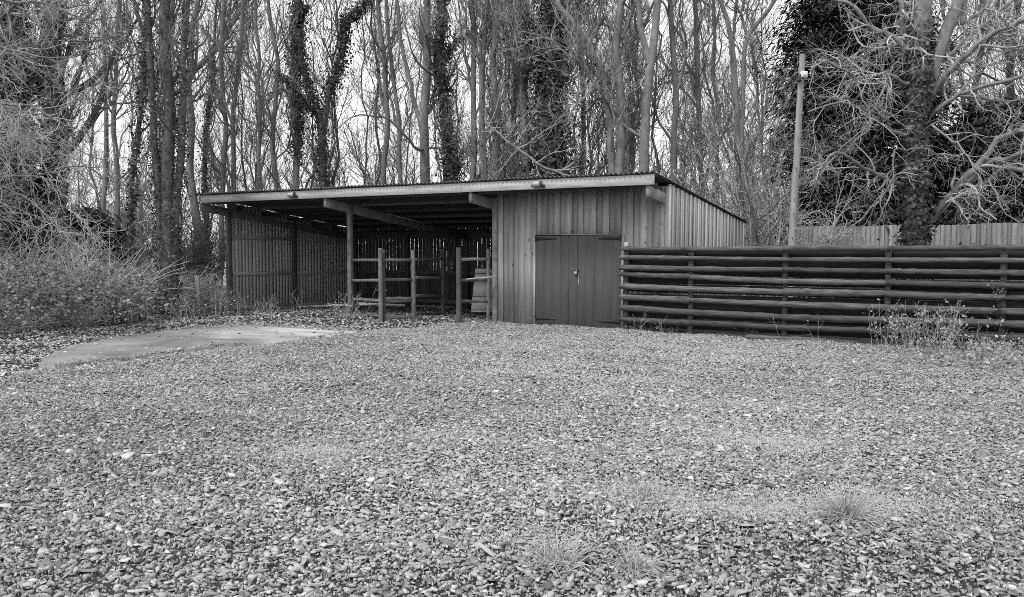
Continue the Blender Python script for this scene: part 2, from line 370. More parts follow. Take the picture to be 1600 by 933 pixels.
o = boards('side_wall', 'y', 0.002, DEP, XR, -0.05, lambda y: roof_z(y) - 0.025, 0.125, 0.003, 0.02, M['side_board'], shed, alt=0.018); tag(o, 'pale right gable wall of vertical boards')
o = boards('side_wall', 'y', 0.05, DEP, XL - 0.02, lambda y: -0.03 - 0.02 * y, lambda y: roof_z(y) - 0.035, 0.122, 0.0025, 0.02, M['inner_board'], shed, jit=0.002); tag(o, 'dark left wall with light coming between its boards')
# back wall of the open bays: boards with light slits, doubled low down
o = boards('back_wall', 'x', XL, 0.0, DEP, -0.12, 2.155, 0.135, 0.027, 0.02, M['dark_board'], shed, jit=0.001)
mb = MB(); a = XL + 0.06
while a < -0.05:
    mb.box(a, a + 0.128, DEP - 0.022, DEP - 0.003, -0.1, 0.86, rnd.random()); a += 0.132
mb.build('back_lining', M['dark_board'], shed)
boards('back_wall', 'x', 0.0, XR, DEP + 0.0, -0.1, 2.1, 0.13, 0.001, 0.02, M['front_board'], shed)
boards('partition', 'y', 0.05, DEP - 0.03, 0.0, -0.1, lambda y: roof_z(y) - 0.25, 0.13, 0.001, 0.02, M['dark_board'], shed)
# posts
def post(x, y, wx, wy, z0, z1, m='timber', tone=0.5):
    mb = MB(); mb.box(x - wx / 2, x + wx / 2, y - wy / 2, y + wy / 2, z0, z1, tone); return mb.build('post', M[m], shed, bevel=0.006)
post(XL + 0.06, 0.03, 0.12, 0.12, -0.2, 2.58, tone=0.2)
post(-4.06, 0.03, 0.11, 0.11, -0.2, 2.58, tone=0.7)
post(-0.015, 0.02, 0.11, 0.12, -0.05, 2.62, tone=0.95)
post(XR - 0.07, 0.09, 0.10, 0.10, -0.1, 2.5)
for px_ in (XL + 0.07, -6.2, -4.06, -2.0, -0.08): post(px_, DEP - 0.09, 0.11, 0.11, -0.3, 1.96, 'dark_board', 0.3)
post(XL + 0.05, 2.35, 0.09, 0.11, -0.2, 2.3, 'dark_board', 0.5)
# wall rails
def rail(p, q, wd=0.05, ht=0.09, m='timber', tone=0.5):
    mb = MB(); mb.beam(p, q, wd, ht, tone); return mb.build('rail', M[m], shed, bevel=0.004)
for z0, z1, tn in ((1.86, 1.80, 0.3), (0.90, 0.84, 0.55), (0.0, -0.09, 0.3)):
    rail((XL + 0.027, 0.12, z0), (XL + 0.027, 2.29, (z0 + z1) / 2), tone=tn * 1.6, m='side_board', wd=.06); rail((XL + 0.027, 2.42, (z0 + z1) / 2), (XL + 0.027, DEP - 0.16, z1), tone=tn * 1.6, m='side_board', wd=.06)
for z in (0.86, 0.02): rail((XL + 0.14, DEP - 0.052, z), (-0.14, DEP - 0.052, z), m='dark_board', tone=1.0, ht=0.11)
rail((XL + 0.14, DEP - 0.052, 1.98), (-0.14, DEP - 0.052, 1.98), m='dark_board', tone=.6, ht=0.26)
rail((-3.98, 0.02, 0.03), (-0.1, 0.02, 0.0), tone=0.4, ht=0.07)
# rafters with tails
def rz(y, off=0.0): return 2.70 - 0.124 * (y + 0.8) + off
for xr in (XL + 0.03, -4.06, -0.11, XR - 0.085):
    mb = MB(); y0, y1 = -0.80, DEP + 0.05; a, b = xr - 0.035, xr + 0.035; h = 0.21
    V = [(a, y0, rz(y0) - h + .01), (b, y0, rz(y0) - h + .01), (b, y1, rz(y1) - h), (a, y1, rz(y1) - h), (a, y0, rz(y0)), (b, y0, rz(y0)), (b, y1, rz(y1)), (a, y1, rz(y1))]
    mb.add(V, [(0, 3, 2, 1), (4, 5, 6, 7), (0, 1, 5, 4), (1, 2, 6, 5), (2, 3, 7, 6), (3, 0, 4, 7)], rnd.uniform(.5, .9)); mb.build('rafter', M['timber'], shed, bevel=0.005)
for y in np.linspace(-0.55, DEP - 0.1, 7):
    mb = MB(); mb.box(XL - 0.02, XR - 0.002, y - 0.03, y + 0.03, rz(y) + 0.002, rz(y) + 0.082, rnd.random()); mb.build('purlin', M['dark_board'], shed)
mb = MB()
mb.box(-8.17, -4.2, -0.84, -0.806, 2.702, 2.885, 0.4); mb.box(-4.197, -0.3, -0.84, -0.806, 2.704, 2.888, 0.6); mb.box(-0.297, XR + 0.05, -0.84, -0.806, 2.706, 2.89, 0.8)
o = mb.build('fascia', M['fascia'], shed, bevel=0.004)
# corrugated roof
nx = 720; xs = np.linspace(-8.34, XR + 0.055, nx); ys = [-0.89, -0.5, 1.0, 3.0, DEP + 0.15]
zz = 0.018 * np.sin(xs * 2 * np.pi / 0.1) + 0.006 * np.sin(xs * 1.7) + 0.004 * np.sin(xs * 9)
V = np.array([[(x_, y_, roof_z(y_) + 0.022 + (zz[i] if True else 0)) for i, x_ in enumerate(xs)] for y_ in ys]); ii = np.arange(nx * len(ys)).reshape(len(ys), nx)
Q = np.stack([ii[:-1, :-1], ii[:-1, 1:], ii[1:, 1:], ii[1:, :-1]], -1).reshape(-1, 4)
o = link('roof', mesh_arrays('roof', V.reshape(-1, 3), [Q], None, True), M['roof'], shed); s_ = o.modifiers.new('sheet', 'SOLIDIFY'); s_.thickness = 0.006
# doors
def door_leaf(x0, x1, hinge_side):
    mb = MB(); a = x0; nb = 5; wd = (x1 - x0) / nb
    for k in range(nb): mb.box(x0 + k * wd + 0.0012, x0 + (k + 1) * wd - 0.0012, -0.018, 0.01, 0.035 - 0.03 * (k + (5 if hinge_side > 0 else 0)) / 10, DZ1 - 0.008, rnd.random())
    mb.box(x0 + .01, x1 - .01, 0.011, 0.03, 0.05, DZ1 - 0.05, .1)
    d = mb.build('door', M['door'], shed, bevel=0.002)
    for z in (1.765, 0.145):
        h = MB(); xe = x0 if hinge_side < 0 else x1; s = -hinge_side
        V = []; 
        for yy in (-0.026, -0.019):
            V += [(xe, yy, z - 0.035), (xe + s * 0.46, yy, z - 0.016), (xe + s * 0.5, yy, z), (xe + s * 0.46, yy, z + 0.016), (xe, yy, z + 0.035)]
        Fs = [(0, 1, 2, 3, 4), (9, 8, 7, 6, 5)] + [(i, i + 5, (i + 1) % 5 + 5, (i + 1) % 5) for i in range(5)]
        h.add(V, Fs); h.log([(xe, -0.03, z - 0.06), (xe, -0.03, z + 0.06)], [0.012, 0.012], 8)
        for k in (0.08, 0.22, 0.38): h.log([(xe + s * k, -0.026, z), (xe + s * k, -0.032, z)], [0.009, 0.008], 6)
        h.build('hinge', M['iron'], d)
    return d
dm = (DX0 + DX1) / 2
dl = door_leaf(DX0, dm - 0.003, -1); dr = door_leaf(dm + 0.003, DX1, 1)
# hasp, padlock and pull chain at the meeting stile
mb = MB(); mb.box(dm - 0.10, dm + 0.04, -0.028, -0.019, 1.105, 1.145, .5); mb.log([(dm - 0.03, -0.03, 1.12), (dm - 0.03, -0.055, 1.12)], [0.02, 0.02], 8)
mb.build('hasp', M['iron'], dl)
mb = MB(); ang = np.linspace(0, math.pi, 8)
mb.log([(dm - 0.02 + 0.022 * math.cos(a), -0.05, 1.115 + 0.03 * math.sin(a)) for a in ang], [0.005] * 8, 6)
mb.box(dm - 0.05, dm + 0.01, -0.064, -0.036, 1.06, 1.115, .7); mb.build('padlock', M['steel'], dl, bevel=0.004)
mb = MB(); mb.log([(dm + 0.035, -0.035, 1.09), (dm + 0.037, -0.035, 0.98), (dm + 0.033, -0.035, 0.86)], [0.008, 0.009, 0.007], 6); mb.build('pull_bar', M['steel'], dr)
for kx, kz in ((dm - 0.09, 1.16), (dm - 0.07, 1.12), (dm - 0.02, 1.165)):
    mb = MB(); mb.log([(kx, -0.02, kz), (kx, -0.03, kz)], [0.014, 0.011], 8); mb.build('bolt_head', M['steel'], dl)
mb = MB(); mb.log([(DX1 - 0.11, -0.019, 1.63), (DX1 - 0.11, -0.03, 1.63)], [0.016, 0.013], 8); mb.build('bolt_head', M['steel'], dr)
# door trim
mb = MB(); mb.box(DX0 - 0.06, DX1 + 0.05, -0.03, -0.003, DZ1 + 0.004, DZ1 + 0.016, .2); mb.box(DX0 - 0.05, DX0 - 0.008, -0.028, -0.003, 0.0, DZ1 + .003, .9); mb.box(DX1 + 0.008, DX1 + 0.05, -0.028, -0.003, -0.03, DZ1 + .003, .5); mb.build('door_frame', M['front_board'], shed)
mb = MB(); mb.box(2.93, 3.02, -0.07, -0.004, 1.58, 1.69, .5); mb.build('switch_box', M['white'], shed, bevel=0.006)
# corner board right
mb = MB(); mb.box(XR - 0.05, XR + 0.02, -0.02, -0.002, 0.0, 2.72, 0.9); mb.build('corner_board', M['side_board'], shed)
# floodlights on the fascia
for fx in (-5.0, 1.48):
    mb = MB(); mb.box(fx - 0.10, fx + 0.10, -0.93, -0.86, 2.74, 2.86, 0.5); fl = mb.build('floodlight', M['dark_board'], shed, bevel=0.008)
    mb = MB(); mb.box(fx - 0.085, fx + 0.085, -0.935, -0.931, 2.752, 2.848, 0.5); mb.build('lamp_glass', M['glass'], fl)
    mb = MB(); mb.log([(fx + 0.13, -0.84, 2.77), (fx + 0.13, -0.90, 2.74)], [0.03, 0.035], 8); mb.beam((fx, -0.86, 2.80), (fx, -0.835, 2.80), 0.05, 0.03); mb.build('sensor', M['iron'], fl)

# hurdles standing in and before the open bay
def hurdle(u0, v0, vt0, Y0, u1, v1, vt1, Y1, rails_, label, posts=(1, 1), pw=(0.10, 0.09)):
    a = at(u0, v0, Y0); b = at(u1, v1, Y1); ta = at(u0, vt0, Y0)[2]; tb = at(u1, vt1, Y1)[2]
    t = empty('timber_hurdle', (a[0], a[1], gz(a[0], a[1])), label, 'hurdle', 'timber hurdles in the open bay')
    oz = t.location.z; org = np.array([a[0], a[1], oz])
    for k, (p, tz) in enumerate(((a, ta), (b, tb))):
        if not posts[k]: continue
        mb = MB(); q = p - org; zb = gz(p[0], p[1]) - 0.03 - oz
        mb.log([(q[0], q[1], zb), (q[0] + .004, q[1], (tz - oz) * .5), (q[0], q[1], tz - oz - 0.012), (q[0], q[1], tz - oz)], [pw[k] / 2 * 1.05, pw[k] / 2, pw[k] / 2, pw[k] / 2 * .82], 10, tone=rnd.random())
        mb.build('post', M['timber'], t, smooth_shade=True).modifiers.new('e', 'EDGE_SPLIT')
    for (va, vb) in rails_:
        pa = at(u0, va, Y0) - org; pb = at(u1, vb, Y1) - org; mb = MB()
        mb.beam(pa, pb, 0.045, 0.06, rnd.random(), seg=4, wob=0.004); mb.build('rail', M['timber'], t, bevel=0.004)
    return t
hurdle(552, 490, 392, 19.95, 595, 505, 388, 17.95, [(406.5, 406.5), (438, 438), (467, 470), (500, 503)], 'leftmost timber hurdle with pale end post fixed to the middle shed post', posts=(0, 1))
hurdle(600, 504, 390, 18.05, 646, 503, 391, 18.6, [(406.5, 406), (437, 437), (466, 466), (470.5, 470.5), (496, 496)], 'second timber hurdle from the left with a doubled lower rail', pw=(0.07, 0.10))
hurdle(650, 500, 391, 18.9, 692, 496, 390, 19.9, [(405.5, 404.5), (434, 434), (462, 462.5), (490, 491)], 'dark timber hurdle set furthest back inside the open bay', posts=(0, 1), pw=(0.07, 0.09))
hurdle(717, 505, 387, 17.75, 763, 503, 389, 18.15, [(405, 405), (437.5, 437.5), (470.5, 471), (503, 502)], 'timber hurdle beside the closed bay with pale boards behind it', pw=(0.11, 0.08))
# plank on the hurdle rail and slatted pale board leaning behind
p = at(729, 438, 17.7); q = at(770, 434.5, 17.72)
t = MB(); mid = (p + q) / 2 + np.array([0, 0, 0.02]); t.beam(p + [0, 0, .02], mid + [0, 0, .012], 0.12, 0.022, .9); t.beam(mid + [0, 0, .012], q + [0, 0, .022], 0.12, 0.022, .9)
tag(t.build('loose_plank', M['side_board']), 'short pale plank resting on the middle rail of the right hurdle', 'plank')
A = [at(735.5, 488.5, 20.2), at(774, 488.5, 20.2), at(776, 419, 20.9), at(743, 419, 20.9)]
e_ = empty('leaning_board', A[0], 'pale ribbed board leaning inside the bay behind the right hurdle', 'board')
N_ = 5; lev = [0, 0.055, 0.36, 0.68, 0.88, 1.0]
mb = MB(); bk = MB()
def on(s, t): b_ = A[0] + (A[1] - A[0]) * s; c_ = A[3] + (A[2] - A[3]) * s; return b_ + (c_ - b_) * t - A[0]
for k in range(5):
    t0, t1 = lev[k] + 0.008, lev[k + 1] - 0.008
    f = [on(0, t0), on(1, t0), on(1, t1), on(0, t1)]; b_ = [v_ + np.array([0, 0.03, 0]) for v_ in f]
    mb.add(f + b_, [(0, 1, 2, 3), (7, 6, 5, 4), (0, 4, 5, 1), (1, 5, 6, 2), (2, 6, 7, 3), (3, 7, 4, 0)])
f = [on(.01, 0.0) + [0, .034, 0], on(.99, 0.0) + [0, .034, 0], on(.99, 1) + [0, .034, 0], on(.01, 1) + [0, .034, 0]]; b_ = [v_ + np.array([0, 0.02, 0]) for v_ in f]
bk.add(f + b_, [(0, 1, 2, 3), (7, 6, 5, 4), (0, 4, 5, 1), (1, 5, 6, 2), (2, 6, 7, 3), (3, 7, 4, 0)])
mb.build('panel', M['panel'], e_); bk.build('backing', M['iron'], e_)

# ------------------------------------------------------------------ log fence
PU = [976, 1077, 1225, 1386, 1567]
RV = [[387.8, 388.0, 388.8, 388.7, 387.2], [402.3, 403.3, 404.7, 406, 407.5], [417.8, 419.5, 421, 424, 426.5], [428.5, 432, 438.5, 441.6, 446], [447.5, 451.5, 456, 459.6, 465], [464.3, 468.5, 474.7, 480.5, 486], [481.5, 488, 495.5, 500.7, 505.5], [498.5, 504, 513, 518, 526.7]]
FY0 = 15.95
def fence_pt(u, v, off=0.0):
    d = ray(u, v); n = np.array([0.5, 0.866, 0]); c = np.array([f0[0], FY0, 0]) + n * off
    t = np.dot(c - np.array([0, 0, CH]), n) / np.dot(d, n); return d * t + np.array([0, 0, CH])
f0 = at(976, 517, FY0)
base = fence_pt(976, 517); fe = empty('log_fence', (base[0], base[1], 0), 'long dark fence of eight round horizontal logs with boards behind', 'fence', rz=R(-30))
def fl(p):
    d = p - np.array([base[0], base[1], 0]); c, s = math.cos(R(30)), math.sin(R(30))
    return np.array([d[0] * c - d[1] * s, d[0] * s + d[1] * c, d[2]])
px_loc = [fl(fence_pt(u, 450))[0] for u in PU]; px_loc += [px_loc[-1] + 1.58, px_loc[-1] + 3.16, px_loc[-1] + 4.74]
for i, x_ in enumerate(px_loc):
    mb = MB(); hgt = 1.60 + rnd.uniform(-0.02, 0.03)
    mb.log([(x_, 0.075, -0.2), (x_ + .005, 0.075, 0.6), (x_, 0.075, hgt - .01), (x_, 0.075, hgt)], [0.055, 0.052, 0.05, 0.044], 10, tone=rnd.random())
    mb.build('post', M['log'], fe, smooth_shade=True).modifiers.new('e', 'EDGE_SPLIT')
for r_, vs in enumerate(RV):
    zs = [fl(fence_pt(u, v))[2] for u, v in zip(PU, vs)]; zs += [zs[-1]] * 3
    zs = [z + rnd.uniform(-.004, .004) for z in zs]
    for (i0, i1) in ((0, 1), (1, 3), (3, 5), (5, 7)) if r_ % 2 else ((0, 2), (2, 3), (3, 4), (4, 6), (6, 7)):
        xs_ = np.linspace(px_loc[i0] - (0.09 if i0 == 0 else 0.02), px_loc[i1] + (0.03), 22)
        zz_ = np.interp(xs_, px_loc, zs); r0 = rnd.uniform(0.040, 0.048) + (0, 0, .003, .006, .008, .012, .014, .012)[r_]
        dz = rnd.uniform(-0.006, 0.006); tp = rnd.uniform(-0.006, 0.006)
        bow = rnd.uniform(-0.012, 0.012) * np.sin(np.linspace(0, math.pi, 22))
        rad = r0 * rnd.uniform(.9, 1.1) + np.linspace(-tp, tp, 22) * 1.4 + 0.0045 * np.array([rnd.uniform(-1, 1) for _ in range(22)])
        kk = rnd.randrange(3, 19); rad[kk] += 0.008
        rad[0] *= 0.8; rad[-1] *= 0.85
        mb = MB(); mb.log([(a, -0.02 + 0.004 * math.sin(a * 5), b + dz + c_) for a, b, c_ in zip(xs_, zz_, bow)], rad, 12, tone=rnd.random())
        # grain runs along the log, so the mesh is built lying along its own z in texture space
        mb.build('rail', M['log_h'] if 'log_h' in M else M['log'], fe, smooth_shade=True)
# back boards: rough horizontal slabs with a few slits
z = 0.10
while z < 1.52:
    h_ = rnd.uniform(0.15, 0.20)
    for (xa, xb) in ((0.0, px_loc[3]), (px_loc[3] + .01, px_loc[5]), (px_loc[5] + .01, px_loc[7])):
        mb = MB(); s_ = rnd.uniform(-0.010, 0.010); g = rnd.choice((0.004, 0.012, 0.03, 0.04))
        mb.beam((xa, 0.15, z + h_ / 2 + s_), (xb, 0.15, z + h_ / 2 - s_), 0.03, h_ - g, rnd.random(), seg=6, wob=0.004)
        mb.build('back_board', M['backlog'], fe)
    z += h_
def loose_log(u0, v0, u1, v1, r, label):
    a = gp(u0, v0 + 3, 0.0); b = gp(u1, v1 + 3, 0.0); a[2] = gz(a[0], a[1]) + r * .8; b[2] = gz(b[0], b[1]) + r * .8
    n = 16; pts = [a + (b - a) * i / (n - 1) + np.array([0, 0, 0.006 * math.sin(i)]) for i in range(n)]
    mb = MB(); mb.log(pts, [r * (1 + rnd.uniform(-.07, .07)) for _ in range(n)], 10, tone=.7); tag(mb.build('fallen_log', M['log'], smooth_shade=True), label, 'log', 'logs lying at the fence foot')
loose_log(1165, 527, 1345, 535, 0.05, 'long thin log on the ground under the middle of the log fence')
loose_log(1552, 527, 1680, 533, 0.055, 'log on the ground at the right end of the fence past the weeds')

# ------------------------------------------------------------------ vertical board fence and pole
bf0 = at(1243, 355, 22.5); bf1 = at(1605, 348.5, 20.3); dirb = (bf1 - bf0)[:2]; Lb = np.linalg.norm(dirb); angb = math.atan2(dirb[1], dirb[0])
bf = empty('board_fence', (bf0[0], bf0[1], 0), 'grey close-boarded fence standing behind the log fence and ivy tree', 'fence', rz=angb)
def bfz(a): return bf0[2] + (bf1[2] - bf0[2]) * a / Lb + 0.015 * math.sin(a * 3)
a = -0.0; k = 0
while a < Lb + 3.6:
    e2 = min(a + 1.83, Lb + 3.6)
    boards('board_panel', 'x', a + 0.0, e2 - 0.004, 0.0, 0.05, bfz, 0.105, 0.002, 0.015, M['fence_board'], bf, alt=0.012)
    mb = MB(); mb.box(e2 - 0.05, e2 + 0.05, 0.04, 0.14, -0.1, bfz(e2) - 0.03); mb.build('post', M['fence_board'], bf); a = e2 + 0.001
mb = MB(); [mb.beam((0, 0.045, z), (Lb + 3.5, 0.045, z), 0.03, 0.07) for z in (0.5, 1.7)]; mb.build('rail', M['fence_board'], bf)

pb = at(1237, 388, 18.6); pt = at(1254, 85, 18.6); dd = (pt - pb); g0 = pb - dd * (pb[2] / dd[2])
po = empty('utility_pole', g0, 'pale leaning wooden pole with a white box near its top', 'pole')
mb = MB(); npt = 12; mb.log([(dd * (1 + pb[2] / dd[2])) * i / (npt - 1) + np.array([0.004 * math.sin(i * 2), 0, 0]) for i in range(npt)], [0.092 - 0.030 * i / (npt - 1) for i in range(npt)], 14); mb.build('shaft', M['pole'], po, smooth_shade=True).modifiers.new('e', 'EDGE_SPLIT')
bx_ = at(1253, 118, 18.6) - g0
mb = MB(); mb.box(bx_[0] - 0.07, bx_[0] + 0.07, -0.17 + bx_[1], -0.085 + bx_[1], bx_[2] - 0.07, bx_[2] + 0.06); mb.build('junction_box', M['white'], po, bevel=0.01)
mb = MB(); mb.box(bx_[0] - 0.11, bx_[0] - 0.075, -0.15 + bx_[1], -0.05 + bx_[1], bx_[2] - 0.16, bx_[2] - 0.0); mb.build('bracket', M['iron'], po)
for v_ in (150, 178, 215, 262, 310, 333, 358, 370):
    c = at(1237 + (388 - v_) * 17 / 303, v_, 18.6) - g0; s_ = rnd.choice((-1, 1)); mb = MB()
    mb.log([(c[0] + s_ * .02, c[1] - 0.07, c[2]), (c[0] + s_ * 0.05, c[1] - 0.125, c[2])], [0.012, 0.012], 6); mb.build('step_bolt', M['steel'], po)

# small stake by the left wall
s0 = at(311, 484, 20.4); mb = MB(); hh = at(310, 430, 20.4)[2] - gz(s0[0], s0[1])
mb.beam((0, 0, -0.1), (-0.03, 0, hh), 0.09, 0.05, .8, up=(0, 1, 0)); o = mb.build('wooden_stake', M['pole'], bevel=.005); o.location = (s0[0], s0[1], float(gz(s0[0], s0[1])))
tag(o, 'short pale wooden stake standing left of the shed', 'stake')

# ------------------------------------------------------------------ trees
def nrm(a): return a / (np.linalg.norm(a, axis=-1, keepdims=True) + 1e-9)
def resample(pts, rads, K):
    pts = np.array(pts, float); s = np.r_[0, np.cumsum(np.linalg.norm(np.diff(pts, axis=0), axis=1))]; t = np.linspace(0, s[-1], K)
    P = np.stack([np.interp(t, s, pts[:, i]) for i in range(3)], -1); return P, np.interp(t, s, rads)
def rough(P, amp, rg):
    K = len(P); n = rg.normal(0, 1, (K, 3)); n = (n + np.roll(n, 1, 0) + np.roll(n, -1, 0)) / 1.7; n[0] = 0; n[-1] = 0
    return P + n * amp
def grow(Ps, Rs, n, tr, ln, spread, up, wig, K, rr, rmin, rg, bias=(0, 0, 0)):
    """Ps list of (K_i,3); children polylines (n,K,3)"""
    L = np.array([np.linalg.norm(p[-1] - p[0]) for p in Ps]); pi = rg.choice(len(Ps), n, p=L / L.sum())
    t = rg.uniform(tr[0], tr[1], n); S = np.empty((n, 3)); T = np.empty((n, 3)); r = np.empty(n)
    ks = np.array([len(p) for p in Ps])
    if (ks == ks[0]).all():
        PP = np.asarray(Ps); RR = np.asarray(Rs); f = t * (ks[0] - 1); i = np.minimum(f.astype(int), ks[0] - 2); g = (f - i)
        S = PP[pi, i] * (1 - g)[:, None] + PP[pi, i + 1] * g[:, None]; T = nrm(PP[pi, i + 1] - PP[pi, i]); r = RR[pi, i] * (1 - g) + RR[pi, i + 1] * g
    else:
        for q in range(n):
            P = Ps[pi[q]]; f = t[q] * (len(P) - 1); i = min(int(f), len(P) - 2); g = f - i
            S[q] = P[i] * (1 - g) + P[i + 1] * g; T[q] = nrm(P[i + 1] - P[i]); r[q] = Rs[pi[q]][i] * (1 - g) + Rs[pi[q]][i + 1] * g
    N_ = rg.normal(0, 1, (n, 3)); N_ -= (N_ * T).sum(1)[:, None] * T; N_ = nrm(N_)
    sp = rg.uniform(spread[0], spread[1], n)[:, None]
    D = nrm(T * (1 - sp) + N_ * sp + np.array([0, 0, 1]) * up + np.array(bias))
    l = rg.uniform(ln[0], ln[1], n) * (1.15 - 0.5 * t)
    P = np.empty((n, K, 3)); P[:, 0] = S; d = D.copy()
    for k in range(1, K):
        d = nrm(d + rg.normal(0, wig, (n, 3)) + np.array([0, 0, up * 0.35])); P[:, k] = P[:, k - 1] + d * (l / (K - 1))[:, None]
    r0 = np.maximum(r * rr, rmin); Rn = r0[:, None] * np.linspace(1, 0.35, K)[None]; Rn = np.maximum(Rn, rmin * 0.6)
    return P, Rn
def tube_mesh(name, sets):
    Vs, Qs, n = [], [], 0
    for P, Rr, s in sets:
        V, Q = tubes(P, Rr, s); Vs.append(V); Qs.append(Q + n); n += len(V)
    return mesh_arrays(name, np.concatenate(Vs), [np.concatenate(Qs)], None, True)
def leaf_quads(name, pos, nor, size, asp, rg, droop=0.0, longdir=None):
    n = len(pos); nor = nrm(nor)
    a = rg.normal(0, 1, (n, 3)) if longdir is None else longdir + rg.normal(0, 0.35, (n, 3))
    a -= (a * nor).sum(1)[:, None] * nor; a = nrm(a); b = np.cross(nor, a)
    s = size[:, None]; w_ = (size * asp)[:, None]
    V = np.stack([pos - a * s * .5, pos + b * w_ * .5 - nor * w_ * .15, pos + a * s * .5 - np.array([0, 0, 1]) * droop * s, pos - b * w_ * .5 - nor * w_ * .15], 1).reshape(-1, 3)
    Q = np.arange(4 * n).reshape(n, 4)
    return mesh_arrays(name, V, [Q], np.clip(rg.normal(.5, .3, n), 0, 1.3))
def ivy_on(P, Rr, n, spread, rg, lo=0.0, hi=1.0, size=(0.04, 0.085)):
    f = np.clip(lo + (hi - lo) * (rg.beta(1.2, 1.3, n) + rg.normal(0, .035, n)), 0, .995) * (len(P) - 1); i = np.minimum(f.astype(int), len(P) - 2); g = (f - i)[:, None]
    C = P[i] * (1 - g) + P[i + 1] * g; r = Rr[i]; T = nrm(P[i + 1] - P[i])
    N_ = rg.normal(0, 1, (n, 3)); N_ -= (N_ * T).sum(1)[:, None] * T; N_ = nrm(N_)
    # lumpy thickness
    ph = np.arctan2(N_[:, 1], N_[:, 0]); lump = 0.55 + 0.45 * np.sin(f * 2.1 + ph * 2) * np.sin(f * 0.9 - ph)
    wild = np.where(rg.uniform(0, 1, n) < .14, 2.6 * (0.4 + 0.6 * (np.sin(f * 5.3 + ph * 3) > .2)), 1.0)
    off = r + 0.015 + np.abs(rg.normal(0, 1, n)) * spread * lump * wild
    pos = C + N_ * off[:, None]; nor = N_ + rg.normal(0, 0.45, (n, 3)) + np.array([0, 0, 0.35])
    return pos, nor, rg.uniform(size[0], size[1], n)

def px_path(px, Y, top=None, ground=True, rw=(10, 6)):
    """pixel polyline at depth Y -> world points carried down to the ground and up to height top"""
    pts = [at(u, v, Y if not isinstance(Y, (list, tuple)) else Y[i]) for i, (u, v) in enumerate(px)]
    y0 = pts[0][1]; w0 = rw[0] / 2 * y0 / F; w1 = rw[1] / 2 * y0 / F
    z = np.array([p[2] for p in pts]); rad = list(np.interp(np.arange(len(pts)), [0, len(pts) - 1], [w0, w1]))
    if ground:
        d = pts[0] - pts[1]; d = d / abs(d[2]) if abs(d[2]) > .1 else np.array([0, 0, -1.]); d[2] = -1; d[0] *= .6
        g = pts[0] + d * (pts[0][2] + 0.1); pts.insert(0, g); rad.insert(0, w0 * 1.25)
    if top and pts[-1][2] < top:
        d = nrm(pts[-1] - pts[-2]); d[0] *= .6; d = nrm(d + np.array([0, 0, .5])); q = pts[-1].copy(); r = rad[-1]
        while q[2] < top: q = q + d * 1.0 + RG.normal(0, .05, 3); r = max(r * .86, .02); pts.append(q.copy()); rad.append(r)
    return pts, rad

